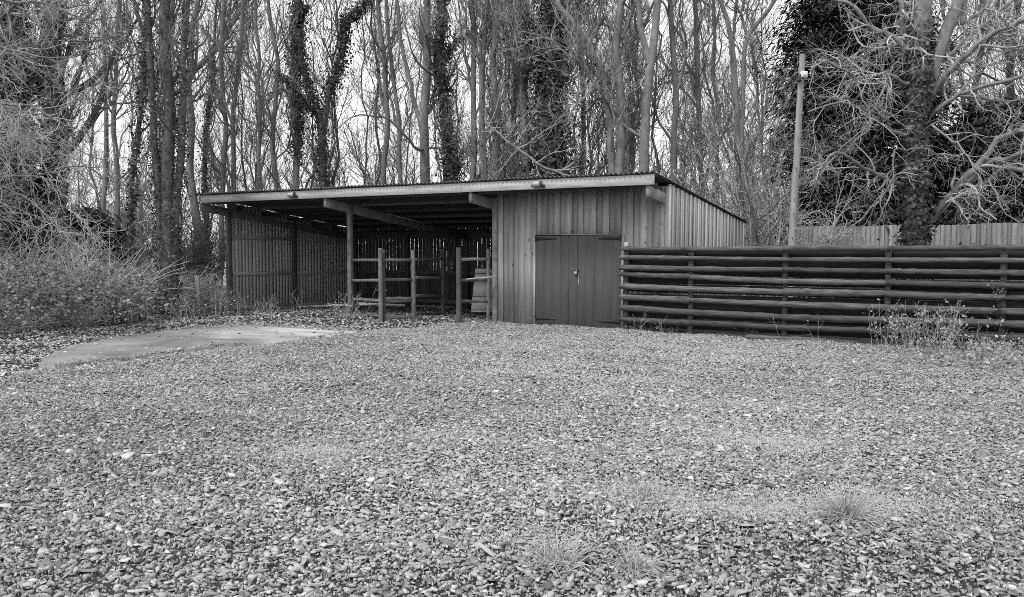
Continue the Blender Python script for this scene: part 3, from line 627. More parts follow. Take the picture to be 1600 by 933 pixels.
def behind(u, Y, m=0.9):
    if 318 <= u < 1165:
        a = SH0 + SR * (XL - .2) + SB * (DEP + m); b = SH0 + SR * (XR + .2) + SB * (DEP + m); k = (u - CX) / F
        # intersection of the sight line with the line behind the back wall
        t = (a[0] - k * a[1]) / (k * (b[1] - a[1]) - (b[0] - a[0])); return max(Y, float(a[1] + (b[1] - a[1]) * t))
    return Y
def ktree(name, label, stems, Y, top=13.5, limbs=(), nb=14, nt_=90, ntw=700, ivy=0, ivy_spread=0.08, ivy_rng=(0, 0.62), ivy_limbs=False, bark='bark', twig='twig',
          up=0.25, seed=1, droop=False, cat='tree', group='bare woodland trees behind the shed', limb_n=1.0, blen=(1.2, 3.2), rmin=0.0045, ivy_size=(0.035, 0.115), low=0.22, ivy_stems=9):
    if name != 'old_tree' and stems[0][1][0] < 30: stems = [(p_, (a_ * .80, b_ * .78)) for p_, (a_, b_) in stems]
    limbs = [(p_, (a_ * .78, b_ * .7)) for p_, (a_, b_) in limbs]
    rg = np.random.default_rng(seed); TP = []; TR = []; Y = behind(stems[0][0][0][0], Y)
    for px, rw in stems:
        pts, rad = px_path(px, Y, top, stems[0][0] is px or px[0][1] > 230, rw); P, Rr = resample(pts, rad, 34); TP.append(rough(P, 0.025, rg)); TR.append(Rr)
    base = TP[0][0].copy(); base[2] = gz(base[0], base[1]); e_ = empty(name, base, label, cat, group)
    rel = [P - base for P in TP]
    link('trunk', tube_mesh('trunk', [(P[None], Rr[None], 12) for P, Rr in zip(rel, TR)]), M[bark], e_)
    LP, LR = [], []
    for px, rw in limbs:
        Yl = [Y + (c[2] if len(c) > 2 else 0) for c in px]; pts = [at(c[0], c[1], yy) for c, yy in zip(px, Yl)]
        w0, w1 = rw[0] / 2 * Y / F, rw[1] / 2 * Y / F; P, Rr = resample(pts, np.linspace(w0, w1, len(pts)), 16); LP.append(rough(P, 0.035, rg) - base); LR.append(Rr)
    if nb:
        P, Rr = grow(rel, TR, nb, (low, 0.97), blen, (.45, .8), up, .16, 16, .42, .018, rg); LP += list(P); LR += list(Rr)
    nl = len(limbs)
    for i in range(nl): link('limb', tube_mesh('limb', [(LP[i][None], LR[i][None], 8)]), M[bark], e_)
    if nb: link('branches', tube_mesh('branches', [(np.array(LP[nl:]), np.array(LR[nl:]), 7)]), M[bark], e_)
    u2 = up if not droop else -0.10
    B, BR = grow(LP, LR, nt_, (.12, 1), (.5, 1.7), (.35, .8), u2, .24 if droop else .16, 10, .5, rmin * 1.6, rg)
    C, CR = grow(list(B), list(BR), ntw, (.1, 1), (.25, .95), (.3, .85), u2, .30 if droop else .18, 7, .6, rmin, rg)
    D, DR = grow(list(C), list(CR), int(ntw * 1.6), (.2, 1), (.12, .45), (.3, .9), u2, .25, 4, .7, rmin * .8, rg)
    link('twigs', tube_mesh('twigs', [(B, BR, 5), (C, CR, 3), (D, DR, 3)]), M[twig], e_)
    if ivy:
        pos, nor, sz = [], [], []
        per = ivy // len(rel)
        for P, Rr in list(zip(rel, TR))[:ivy_stems]:
            a, b, c = ivy_on(P, Rr, per, ivy_spread, rg, ivy_rng[0], ivy_rng[1], ivy_size); pos.append(a); nor.append(b); sz.append(c)
        if ivy_limbs:
            for P, Rr in zip(LP[:len(limbs) + 5], LR):
                a, b, c = ivy_on(P, Rr, ivy // 12, ivy_spread * .7, rg, 0, .8, ivy_size); pos.append(a); nor.append(b); sz.append(c)
        pos, nor, sz = np.concatenate(pos), np.concatenate(nor), np.concatenate(sz)
        link('ivy', leaf_quads('ivy', pos, nor, sz, 0.85, rg), M['ivy'], e_)
    return e_

G = 'bare woodland trees behind the shed'
ktree('ivy_tree', 'tree smothered in dark ivy at the far left edge of the photo', [([(12, 380), (14, 200), (24, 0)], (30, 24))], 18.5, limbs=[([(20, 240), (40, 150, -.3), (62, 90, -.5), (80, 20, -.6)], (12, 6))], ivy=11000, ivy_spread=.30, ivy_rng=(.1, .62), seed=31, ivy_limbs=True, bark='dark_bark', group=G)
ktree('ivy_tree', 'thick upright tree with a shaggy trunk near the left edge', [([(86, 360), (84, 200), (80, 100), (83, 0)], (34, 24))], 20, limbs=[([(88, 130), (112, 60), (160, 0)], (10, 6)), ([(88, 170), (130, 100, -.5), (150, 60, -1)], (6, 3))], ivy=3000, ivy_spread=.07, seed=32, group=G, bark='dark_bark')
ktree('bare_tree', 'slim bare tree just right of the shaggy left trunk, left one of a close pair', [([(160, 340), (166, 180), (160, 0)], (9, 7))], 25, seed=33, ntw=450, group=G)
ktree('bare_tree', 'slim bare tree right one of a close pair near the left', [([(184, 340), (179, 150), (186, 0)], (10, 8))], 26, seed=34, ntw=450, group=G, limbs=[([(180, 160), (170, 90), (163, 10)], (5, 3))])
ktree('ivy_tree', 'thin dark tree with ivy knots left of the massive many-stemmed tree', [([(204, 340), (217, 190), (226, 90), (232, 0)], (10, 7))], 24, ivy=2000, ivy_spread=.10, seed=35, group=G, bark='dark_bark')
ktree('ivy_tree', 'massive many-stemmed tree with twiggy stems, largest in the left half', [([(264, 420), (264, 250), (262, 130), (258, 0)], (26, 20)), ([(250, 330), (242, 240), (236, 130), (228, 0)], (15, 11)), ([(276, 330), (285, 200), (284, 100), (292, 0)], (15, 11))], 19.3,
      limbs=[([(238, 90), (222, 40), (205, -10)], (9, 6)), ([(262, 60), (270, 20), (280, -40)], (12, 8))], ivy=7000, ivy_spread=.15, seed=36, group=G, bark='dark_bark', nb=20, ivy_size=(.03, .07))
ktree('bare_tree', 'smooth grey tree leaning left by the shed corner with a long branch rising right', [([(334, 462), (320, 410), (306, 335), (297, 270), (297, 60), (312, 0)], (20, 10))], 24.0,
      limbs=[([(302, 112), (325, 88), (358, 50), (388, -10), (405, -60)], (13, 8)), ([(301, 152), (318, 132), (338, 125)], (6, 3)), ([(298, 158), (330, 145), (335, 128)], (5, 3)), ([(325, 88), (340, 60), (350, 0)], (6, 4))], seed=37, group=G, bark='pale_bark', nb=8, low=.5)
ktree('ivy_tree', 'thin ivy covered tree right of the smooth leaning tree', [([(322, 330), (318, 260), (327, 170), (335, 90)], (9, 6))], 22, ivy=2400, ivy_spread=.11, seed=38, group=G, bark='dark_bark')
for k, (px, rw, Y, lb) in enumerate([
        ([(347, 300), (352, 200), (345, 100), (352, 0)], (10, 8), 22, 'wavy thin bare tree above the left end of the roof'),
        ([(367, 300), (364, 200), (370, 120), (380, 0)], (10, 7), 23, 'thin bare tree second above the left end of the roof'),
        ([(404, 300), (406, 150), (400, 0)], (8, 6), 26, 'very thin bare tree between two forked ones over the left bay'),
        ([(430, 300), (427, 200), (434, 100), (418, 0)], (10, 7), 24, 'thin forked bare tree over the left bay'),
        ([(600, 300), (604, 180), (598, 80), (588, 0)], (11, 8), 24, 'slim grey tree above the middle of the open bays'),
        ([(628, 300), (622, 200), (612, 100), (603, 0)], (9, 7), 27, 'slim tree leaning left above the middle of the open bays'),
        ([(737, 300), (742, 150), (736, 0)], (12, 9), 25, 'straight grey tree first right of the narrow dark ivy trunk'),
        ([(757, 300), (753, 150), (760, 0)], (13, 10), 23, 'straight grey tree second right of the narrow dark ivy trunk'),
        ([(777, 300), (772, 110), (776, 0)], (15, 11), 22, 'stout grey tree above the left edge of the closed bay'),
        ([(802, 300), (806, 120), (800, 0)], (11, 9), 26, 'grey tree left of the broad ivy mass'),
        ([(822, 300), (818, 150), (822, 0)], (17, 13), 23, 'stout dark tree touching the broad ivy mass'),
        ([(907, 300), (912, 150), (905, 0)], (10, 8), 25, 'grey tree just right of the broad ivy mass'),
        ([(1050, 310), (1056, 150), (1048, 0)], (13, 10), 23, 'grey tree above the right end of the roof'),
        ([(1098, 330), (1090, 150), (1085, 0)], (11, 9), 25, 'slim grey tree right of the shed roof'),
        ([(1122, 330), (1118, 180), (1112, 0)], (8, 7), 27, 'very slim tree between the shed and the forked tree')]):
    lm = []
    u0, v0 = px[1]; lm = [([(u0, v0), (u0 + rnd.choice((-1, 1)) * 18, v0 - 70), (u0 + rnd.choice((-1, 1)) * 26, v0 - 150)], (rw[0] * .55, rw[1] * .4))]
    if 'stout grey tree above' in lb: lm = []
    if k == 7: lm = [([(757, 170), (762, 193, -.8), (792, 222, -2.0), (840, 257, -3), (898, 277, -4)], (6, 4.2)), ([(757, 120), (735, 60), (720, 0)], (6, 4))]
    ktree('bare_tree', lb, [(px, rw)], Y, limbs=lm, seed=60 + k, ntw=560, group=G, nb=16, twig='pale_twig' if k == 7 else 'twig', low=.12)
ktree('ivy_tree', 'straight grey trunk with thick ivy only in its upper half over the left bay', [([(462, 310), (464, 200), (461, 100), (463, 0)], (14, 12))], 21, ivy=4200, ivy_spread=.18, ivy_rng=(.33, .75), seed=81, group=G, limbs=[([(463, 150), (440, 140, -.5), (410, 150, -1), (385, 135, -1.5)], (4, 2))])
ktree('ivy_tree', 'ivy clad tree forking into a wide Y above the open bays', [([(506, 310), (503, 230), (502, 190), (490, 150), (478, 120), (470, 80), (466, 20)], (15, 9)), ([(503, 200), (518, 138), (533, 90), (538, 35), (572, 5)], (13, 9))], 20.5, ivy=8500, ivy_spread=.21, ivy_rng=(.1, .75), seed=82, group=G, bark='dark_bark', ivy_limbs=True)
ktree('bare_tree', 'pale grey tree with a curving dark stem beside it, mid shed', [([(664, 300), (662, 200), (666, 100), (668, 0)], (20, 14)), ([(662, 230), (650, 165), (636, 110), (624, 50), (620, 0)], (9, 7))], 21.5,
      limbs=[([(664, 231), (655, 230, -.5), (631, 209, -1), (605, 187, -1.4), (554, 180, -1.8), (530, 200, -2)], (7, 2)), ([(664, 231), (690, 231, -.5), (720, 222, -1)], (5, 2))], seed=83, group=G, bark='pale_bark', low=.3)
ktree('ivy_tree', 'narrow leaning trunk in black ivy above the hurdles', [([(706, 300), (700, 240), (693, 150), (685, 80), (692, 0)], (15, 12))], 20.5, ivy=6500, ivy_spread=.21, ivy_rng=(.08, .7), seed=84, group=G, bark='dark_bark', ivy_limbs=True)
ktree('ivy_tree', 'broad column of black ivy above the closed bay, widest in the wood', [([(862, 300), (858, 150), (864, 0)], (34, 26))], 19.5, ivy=19000, ivy_spread=.46, ivy_rng=(.12, .7), seed=85, group=G, bark='dark_bark', ivy_limbs=True,
      limbs=[([(862, 120), (885, 60), (905, 0)], (10, 7)), ([(858, 140), (838, 70), (815, 0)], (10, 7))])
ktree('bare_tree', 'upright smooth grey tree above the double doors', [([(968, 300), (971, 180), (965, 80), (970, 0)], (19, 14))], 19, seed=86, group=G, bark='pale_bark', limbs=[([(970, 60), (985, 30), (992, -30)], (9, 6))], low=.35)
ktree('bare_tree', 'pale tree bending left over the closed bay', [([(958, 300), (950, 190), (942, 115), (918, 58), (872, 2)], (15, 11))], 17.9, seed=87, group=G, bark='pale_bark', twig='pale_twig', limbs=[([(944, 120), (905, 160, -.5), (870, 190, -.8), (860, 200, -1)], (5, 2)), ([(938, 100), (900, 78, -.4), (850, 60, -.8), (800, 45, -1)], (5, 2))], nb=8, low=.3, top=10)
ktree('bare_tree', 'grey tree forking into a narrow Y above the right of the shed', [([(1003, 300), (1010, 180), (1016, 90), (1026, 0)], (20, 14)), ([(1013, 100), (1003, 45), (1000, 0)], (13, 10))], 19.2, seed=88, group=G, bark='pale_bark', low=.3)
ktree('bare_tree', 'dark tree with two open forks against the bright sky right of the shed', [([(1174, 380), (1162, 290), (1152, 180), (1149, 90), (1141, 45), (1122, -10)], (15, 8)), ([(1158, 260), (1161, 150), (1164, 75), (1176, 42), (1200, 22), (1218, -10)], (10, 7))], 22, top=11,
      limbs=[([(1146, 60), (1150, 20), (1148, -30)], (7, 5)), ([(1165, 60), (1160, 20), (1168, -20)], (7, 5))], seed=89, group=G, nb=14, low=.2)
ktree('bare_tree', 'small dark crooked tree between the shed and the pole', [([(1182, 385), (1180, 350), (1172, 315), (1160, 290)], (9, 4))], 19.5, top=3.6, nb=6, nt_=60, ntw=300, seed=90, group=G, bark='dark_bark')

ktree('bare_tree', 'dark bare tree behind the low conifer at the right edge', [([(1590, 330), (1586, 200), (1578, 100), (1590, 0)], (16, 11))], 26, seed=91, group=G, bark='dark_bark', ntw=600, nb=18)
ktree('bare_tree', 'dark forked tree seen between the limbs of the big spreading tree', [([(1508, 330), (1512, 200), (1530, 100), (1535, 0)], (13, 9)), ([(1512, 200), (1500, 120), (1478, 40), (1470, 0)], (8, 6))], 27, seed=92, group=G, bark='dark_bark', ntw=600, nb=16)
# the old ivy tree over the log fence
ktree('old_tree', 'big spreading tree with pale tangled twigs and an ivy clad trunk behind the log fence', [([(1432, 380), (1430, 280), (1432, 180), (1436, 90), (1438, 0)], (34, 30)), ([(1440, 190), (1460, 110), (1482, 50), (1505, -10)], (18, 19))], 18,
      limbs=[([(1412, 290), (1396, 285, -.4), (1360, 262, -.8), (1315, 242, -1.2), (1296, 244, -1.4), (1284, 268, -1.5), (1268, 291, -1.5)], (9, 4)),
             ([(1420, 210), (1392, 207, -.5), (1386, 190, -.8), (1360, 172, -1.2), (1310, 160, -1.8), (1262, 175, -2)], (9, 3)),
             ([(1425, 130), (1390, 120, -.6), (1345, 130, -1.2), (1290, 95, -1.8), (1265, 110, -2)], (9, 3)),
             ([(1430, 90), (1400, 62), (1365, 45), (1330, 10), (1300, 0)], (14, 6)),
             ([(1432, 100), (1410, 40), (1395, -30)], (14, 9)),
             ([(1450, 150), (1490, 100, -.3), (1540, 60, -.6), (1600, 28, -1), (1680, 0, -1)], (13, 8)),
             ([(1450, 185), (1500, 150, -.3), (1550, 128, -.8), (1610, 110, -1), (1680, 100, -1.2)], (9, 6)),
             ([(1455, 345, .3), (1490, 305, 0), (1525, 262, -.3), (1562, 215, -.5), (1610, 198, -.8), (1680, 190, -1)], (17, 9)),
             ([(1470, 330, .3), (1510, 298, 0), (1545, 278, -.3), (1572, 262, -.6), (1610, 268, -1), (1680, 275, -1)], (14, 8)),
             ([(1510, 285, 0), (1550, 248, -.4), (1600, 236, -.9), (1680, 230, -1)], (14, 9)),
             ([(1545, 278, -.4), (1560, 320, -.8), (1590, 345, -1), (1620, 330, -1)], (4, 2)),
             ([(1440, 120), (1500, 66), (1560, 18), (1640, -30)], (9, 5)),
             ([(1500, 150, -.3), (1550, 160, -.6), (1600, 150, -.9), (1680, 160, -1)], (6, 3)),
             ([(1482, 50), (1530, 20, .3), (1570, -30, .5)], (9, 5)),
             ([(1440, 220), (1455, 200, -.8), (1500, 225, -1.4), (1520, 260, -1.6), (1540, 275, -1.7)], (6, 2)),
             ([(1425, 240), (1400, 235, -.8), (1385, 300, -1.2), (1380, 335, -1.3)], (4, 2))],
      nb=10, nt_=230, ntw=1700, ivy=9000, ivy_spread=.10, ivy_rng=(0.0, .50), ivy_size=(.06, .11), seed=101, bark='pale_bark', droop=True, twig='pale_twig', group=G, low=.4, rmin=.0036, top=12, ivy_stems=1)
# overhanging tree at the left, its trunk outside the frame
ktree('overhanging_tree', 'pale twigs hanging in from the left edge in front of the dark ivy', [([(-120, 380), (-110, 150), (-90, 0)], (30, 22))], 14.5,
      limbs=[([(-115, 330), (-40, 275, -.2), (40, 272, -.4), (110, 268, -.6), (150, 262, -.6)], (7, 2.5)), ([(-112, 200), (-30, 150), (50, 165, -.3), (120, 200, -.6)], (8, 3)), ([(-112, 120), (-20, 60), (60, 90, -.3), (130, 85, -.4)], (8, 3)),
             ([(-112, 60), (-20, 0), (60, 10), (150, 40)], (8, 3)), ([(-110, 260), (-30, 215), (30, 240, -.3), (100, 300, -.4), (140, 350, -.5)], (6, 2)), ([(-115, 330), (-30, 290), (40, 310, -.3), (90, 350, -.4), (120, 385, -.5)], (6, 2)), ([(-110, 230), (0, 190), (80, 215), (160, 250)], (6, 2))],
      nb=3, nt_=150, ntw=1300, seed=102, droop=True, twig='pale_twig', group=G, top=9, low=.3, rmin=.0042)

# ------------------------------------------------------------------ far wood: prototypes copied
def proto_tree(seed, H, r, ntw, up=.3, forks=0, blen=(1.0, 3.0)):
    rg = np.random.default_rng(seed); K = 26; zs = np.linspace(0, H, K); wob = np.cumsum(rg.normal(0, .09, (K, 2)), 0)
    T0 = np.c_[wob - wob[0], zs]; Rr = r * (1 - .8 * zs / H); Rr[0] *= 1.3; Ts, Rs = [T0], [Rr]
    if forks:
        f = K // 3; d = rg.normal(0, 1, 2) * .12; T1 = T0.copy(); T1[f:, :2] = T0[f, :2] + np.outer(np.arange(K - f), d) + np.cumsum(rg.normal(0, .05, (K - f, 2)), 0); Ts.append(T1[f:][np.linspace(0, K - f - 1, K).astype(int)] + np.c_[np.zeros((K, 2)), np.linspace(0, .01, K)]); Rs.append(np.linspace(Rr[f] * .8, .02, K))
    P, PR = grow(Ts, Rs, 24, (.12, .98), blen, (.4, .75), up, .14, 12, .45, .010, rg)
    B, BR = grow(list(P), list(PR), 110, (.1, 1), (.5, 1.7), (.35, .75), up, .18, 7, .6, .0105, rg)
    C, CR = grow(list(B), list(BR), ntw, (.1, 1), (.3, 1.0), (.3, .8), up, .24, 5, .7, .0085, rg)
    return (tube_mesh('trunk', [(np.array(Ts), np.array(Rs), 8)]), tube_mesh('twigs', [(P, PR, 5), (B, BR, 3), (C, CR, 3)]))
protos = [proto_tree(200 + i, rnd.uniform(10, 14), rnd.uniform(.035, .085), 640, forks=i % 2) for i in range(7)]
def copy_thing(root, loc, rz_, scl, label=None, group=None):
    r = root.copy(); sc.collection.objects.link(r); r.location = loc; r.rotation_euler = (0, 0, rz_); r.scale = scl
    if label: r['label'] = label
    if group: r['group'] = group
    for ch in root.children:
        c = ch.copy(); sc.collection.objects.link(c); c.parent = r
    return r
GF = 'slender bare trees deep in the wood'
LF = 'slender bare tree deep in the wood behind the nearer trunks'
proots = []
for i, (a_, b_) in enumerate(protos):
    a_.materials.append(M['bark'] if i % 2 else M['dark_bark']); b_.materials.append(M['twig'] if i % 3 else M['dark_twig'])
def far_pos(i, ymin, ymax, umin=-150, umax=1750):
    Y = rnd.uniform(ymin, ymax); u = rnd.uniform(umin, umax); return ((u - CX) / F * Y, Y, 0.0)
spots = [far_pos(i, 24, 31) for i in range(20)] + [far_pos(i, 31, 44) for i in range(40)] + [far_pos(i, 30, 55, 430, 1230) for i in range(12)] + [far_pos(i, 44, 75) for i in range(26)]
for i, p_ in enumerate(spots):
    if (p_[1] < 28 and 6.5 < p_[0] < 13) or (i > 6 and p_[0] / p_[1] < -.24 and rnd.random() < .6): continue
    u_ = CX + p_[0] / p_[1] * F; p_ = (p_[0] * behind(u_, p_[1], 2) / p_[1], behind(u_, p_[1], 2), 0.0)
    LF = 'slender bare tree deep in the wood ' + ('left of the shed' if u_ < 320 else 'behind the open bays' if u_ < 775 else 'behind the closed bay' if u_ < 1165 else 'behind the leaning pole and board fence')
    s_ = rnd.uniform(.85, 1.2) * (1.0 if p_[1] < 40 else 1.15); k = i % 7
    if i < 7:
        r_ = empty('slender_tree', p_, LF, 'tree', GF, rnd.uniform(0, 6)); r_.scale = (s_,) * 3; link('trunk', protos[i][0], None, r_); link('twigs', protos[i][1], None, r_); proots.append(r_)
    else: copy_thing(proots[k % len(proots)], p_, rnd.uniform(0, 6.28), (s_, s_, s_ * rnd.uniform(.9, 1.1)), LF)

# bare shrubs
def proto_shrub(seed, H, n0, ntw, spread=.5):
    rg = np.random.default_rng(seed); S = np.zeros((n0, 8, 3)); d = nrm(np.c_[rg.normal(0, spread, (n0, 2)), np.ones(n0)])
    S[:, 0, :2] = rg.normal(0, .12, (n0, 2)); l = rg.uniform(.5, 1, n0) * H
    for k in range(1, 8): d = nrm(d + rg.normal(0, .13, (n0, 3)) + [0, 0, .03]); S[:, k] = S[:, k - 1] + d * (l / 7)[:, None]
    SRr = np.linspace(.022, .006, 8)[None] * rg.uniform(.6, 1.3, (n0, 1))
    B, BR = grow(list(S), list(SRr), n0 * 9, (.15, 1), (.4, 1.3), (.35, .8), .12, .28, 8, .7, .0095, rg)
    C, CR = grow(list(B), list(BR), ntw, (.1, 1), (.2, .7), (.3, .9), .06, .34, 6, .75, .007, rg)
    return tube_mesh('stems', [(S, SRr, 6)]), tube_mesh('twigs', [(B, BR, 4), (C, CR, 3)])
sp_ = [proto_shrub(300 + i, rnd.uniform(3.2, 4.6), 13, 620, .42) for i in range(4)]
sroots = {}
def shrub(k, u, Y, s, pale, label, group):
    x_ = (u - CX) / F * Y; key = (k, pale)
    if key not in sroots:
        a_, b_ = sp_[k][0].copy(), sp_[k][1].copy(); m_ = M['pale_twig'] if pale else M['twig'] if k % 2 else M['dark_twig']; a_.materials.append(m_); b_.materials.append(m_)
        r_ = empty('bare_shrub', (x_, Y, 0), label, 'shrub', group, rnd.uniform(0, 6)); r_.scale = (s,) * 3; link('stems', a_, None, r_); link('twigs', b_, None, r_); sroots[key] = r_
    else: r_ = copy_thing(sroots[key], (x_, Y, 0), rnd.uniform(0, 6.28), (s, s, s), label, group)
    return r_
GS = 'bare shrubs under the trees'
for i in range(22):
    u_ = rnd.uniform(-60, 1180)
    if 560 < u_ < 775: u_ += 230
    shrub(rnd.randrange(4), u_, behind(u_, rnd.uniform(25.5, 31), 1.6), rnd.uniform(.8, 1.2), False, 'tangled bare shrub in the understorey right behind the shed', 'bare shrubs behind the shed')
for i in range(16):
    shrub(rnd.randrange(4), rnd.uniform(-60, 330), rnd.uniform(25.5, 33), rnd.uniform(.75, 1.15), False, 'tangled bare shrub among the trunks beyond the left thicket', 'bare shrubs left of the shed')
for i in range(30):
    shrub(rnd.randrange(4), rnd.uniform(-120, 1700), rnd.uniform(33, 50), rnd.uniform(1.1, 1.6), False, 'tangled bare shrub far back in the wood', 'bare shrubs far back in the wood')
for i, (u, Y, s, lb) in enumerate(((1085, 23.5, 1.3, 'pale twiggy shrub rising directly behind the right end of the roof'), (1130, 22.4, 1.15, 'pale twiggy shrub behind the back corner of the shed'), (1185, 21.5, 1.2, 'pale twiggy shrub left of the leaning pole'),
        (1215, 23.0, 1.35, 'tall pale shrub directly behind the leaning pole'), (1010, 25.0, 1.4, 'pale shrub showing above the double doors roofline'), (930, 25.2, 1.25, 'pale shrub above the closed bay beside the broad ivy'),
        (1255, 21.5, .95, 'low pale shrub against the left end of the board fence'))):
    shrub(i % 4, u, Y, s, True, lb, GS)

# ------------------------------------------------------------------ evergreens
def evergreen(name, label, u, Y, H, Rmax, n, seed, shape='cone', zlo=.3, lean=0):
    rg = np.random.default_rng(seed); b = np.array([(u - CX) / F * Y, Y, 0.]); e_ = empty(name, b, label, 'conifer' if shape == 'cone' else 'evergreen tree')
    link('trunk', tube_mesh('trunk', [(np.array([[(0, 0, -.1), (0, 0, H * .5), (0, 0, H * .95)]]), np.array([[.22, .14, .03]]), 10)]), M['dark_bark'], e_)
    nb_ = n // 60; hz = rg.uniform(0, 1, nb_) ** .85; az = rg.uniform(0, 6.283, nb_)
    prof = (np.minimum(1, (1 - hz) * 2.2) ** .7 * (.75 + .25 * np.minimum(1, hz * 5))) if shape == 'cone' else np.sqrt(np.clip(1 - (hz * 1.0 - .25) ** 2 / .62, .05, 1))
    rad = Rmax * prof * rg.uniform(.6, 1.12, nb_) * (1 + .15 * np.sin(az * 3 + hz * 9)); z0 = zlo + hz * (H - zlo)
    tip = np.c_[np.cos(az) * rad, np.sin(az) * rad, z0]
    # boughs
    st = np.c_[np.zeros((nb_, 2)), z0 - rad * .12]; P = st[:, None] + (tip - st)[:, None] * np.linspace(0, 1, 5)[None, :, None]; P[:, :, 2] += np.sin(np.linspace(0, 3.1, 5))[None] * rad[:, None] * .1
    link('boughs', tube_mesh('boughs', [(P, np.linspace(.03, .008, 5)[None] * np.ones((nb_, 1)), 4)]), M['dark_bark'], e_)
    pi = rg.integers(0, nb_, n); t = rg.uniform(.35, 1.08, n) ** .6; out = nrm(tip - st)[pi]
    pos = st[pi] + (tip - st)[pi] * t[:, None] + rg.normal(0, 1, (n, 3)) * np.array([.20, .20, .10]) * (Rmax / 2)
    nor = np.c_[rg.normal(0, .5, (n, 2)), np.ones(n)] + out * .4; side = np.cross(out, [0, 0, 1.]) * rg.normal(0, .7, n)[:, None]
    link('foliage', leaf_quads('foliage', pos, nor, rg.uniform(.10, .26, n), .30, rg, droop=.35, longdir=(out + side) * 1.0), M['needle'], e_)
    return e_
evergreen('conifer', 'tall dark conifer behind the leaning pole and the board fence', 1332, 24.3, 12.0, 2.25, 85000, 401)
evergreen('conifer', 'lower dark conifer at the right edge behind the spreading limbs', 1545, 22.6, 5.3, 1.7, 34000, 402, 'round')
evergreen('conifer', 'dark conifer mostly cut off by the right edge of the photo', 1660, 23.0, 5.0, 1.6, 20000, 403, 'round')
evergreen('conifer', 'dark evergreen filling the gap behind the ivy clad trunk', 1445, 25.0, 4.6, 1.5, 24000, 404, 'round')
evergreen('holly', 'dark evergreen bush behind the left thicket at the photo edge', 15, 19.5, 4.6, 1.3, 16000, 405, 'round')
evergreen('holly', 'low dark evergreen bush behind the thicket left of the many-stemmed tree', 130, 24, 2.6, 1.2, 9000, 406, 'round')

# ------------------------------------------------------------------ bramble thicket at the left
def proto_bramble(seed, H, Rb, nc, nl):
    rg = np.random.default_rng(seed); S = np.zeros((nc, 9, 3)); az = rg.uniform(0, 6.283, nc); S[:, 0, 0] = np.cos(az) * rg.uniform(0, Rb * .7, nc); S[:, 0, 1] = np.sin(az) * rg.uniform(0, Rb * .7, nc)
    d = nrm(np.c_[rg.normal(0, .35, (nc, 2)), np.ones(nc)]); l = rg.uniform(.4, 1.15, nc) ** 1.3 * H * 1.35; out = np.c_[rg.normal(0, 1, (nc, 2)), np.zeros(nc)]
    for k in range(1, 9): d = nrm(d + out * .05 + rg.normal(0, .09, (nc, 3)) + np.array([0, 0, -.07])); S[:, k] = S[:, k - 1] + d * (l / 8)[:, None]
    S[:, :, 2] = np.maximum(S[:, :, 2], 0.01); SRr = np.linspace(.008, .0035, 9)[None] * rg.uniform(.7, 1.3, (nc, 1))
    B, BR = grow(list(S), list(SRr), nc * 4, (.1, 1), (.15, .7), (.4, .9), .02, .22, 5, .7, .003, rg)
    m1 = tube_mesh('canes', [(S, SRr, 4), (B, BR, 3)])
    th = rg.uniform(0, 6.283, nl); rr = Rb * np.sqrt(rg.uniform(0, 1, nl)) * 1.1; hh_ = H * np.sqrt(np.clip(1 - (rr / (Rb * 1.25)) ** 2, 0, 1)) * rg.uniform(.0, 1, nl) ** .5
    pos = np.c_[np.cos(th) * rr, np.sin(th) * rr, hh_] + rg.normal(0, .05, (nl, 3)); nor = np.c_[rg.normal(0, .7, (nl, 2)) + np.c_[np.cos(th), np.sin(th)] * .5, np.ones(nl) * .8]
    m2 = leaf_quads('leaves', pos, nor, rg.uniform(.035, .085, nl), .7, rg)
    m1.materials.append(M['pale_twig' if seed % 3 else 'twig']); m2.materials.append(M['bramble']); return m1, m2
bp = [proto_bramble(500 + i, 1.0, 1.25, 230, 1700) for i in range(3)]
br = []
bspots = [(-30, 16.2, 1.35), (30, 17.2, 1.45), (95, 17.5, 1.5), (60, 19.5, 1.7), (150, 18.5, 1.25), (190, 20.5, 1.3), (235, 20, .95), (285, 22.6, .85), (250, 23, 1.25), (150, 22.5, 1.6), (20, 22, 1.9), (-60, 18, 1.7), (320, 24, 1.0), (-90, 15.0, 1.1), (10, 15.4, .6), (110, 16.6, .6), (180, 17.6, .6), (338, 21.7, .5), (308, 21.3, .7), (268, 19.6, .55)]
words = ['at the very left edge', 'in the left foreground of the thicket', 'in front of the shaggy trunk', 'rising highest behind the others', 'with upright canes in the middle of the thicket', 'below the slim pair of trees', 'low in front of the many-stemmed tree', 'beside the wooden stake', 'behind the wooden stake', 'behind the middle of the thicket', 'at the rear left under the evergreen', 'against the left edge at mid depth', 'next to the left shed wall at the rear', 'nearest the camera past the left edge', 'small and low at the verge by the left edge', 'small and low behind the dark end of the concrete', 'small and low behind the concrete pad', 'smallest, at the foot of the left shed wall', 'leaning on the wooden stake', 'low between the stake and the concrete pad']
for i, ((u, Y, s), wd) in enumerate(zip(bspots, words)):
    x_ = (u - CX) / F * Y; lb = 'bramble clump ' + wd; z_ = float(gz(x_, Y)) - .02
    if i < 3:
        r_ = empty('bramble_clump', (x_, Y, z_), lb, 'bramble', 'brambles of the left thicket', i); r_.scale = (s, s, s * .85); link('canes', bp[i][0], None, r_); link('leaves', bp[i][1], None, r_); br.append(r_)
    else: copy_thing(br[i % 3], (x_, Y, z_), rnd.uniform(0, 6), (s, s, s * rnd.uniform(.62, .9)), lb)
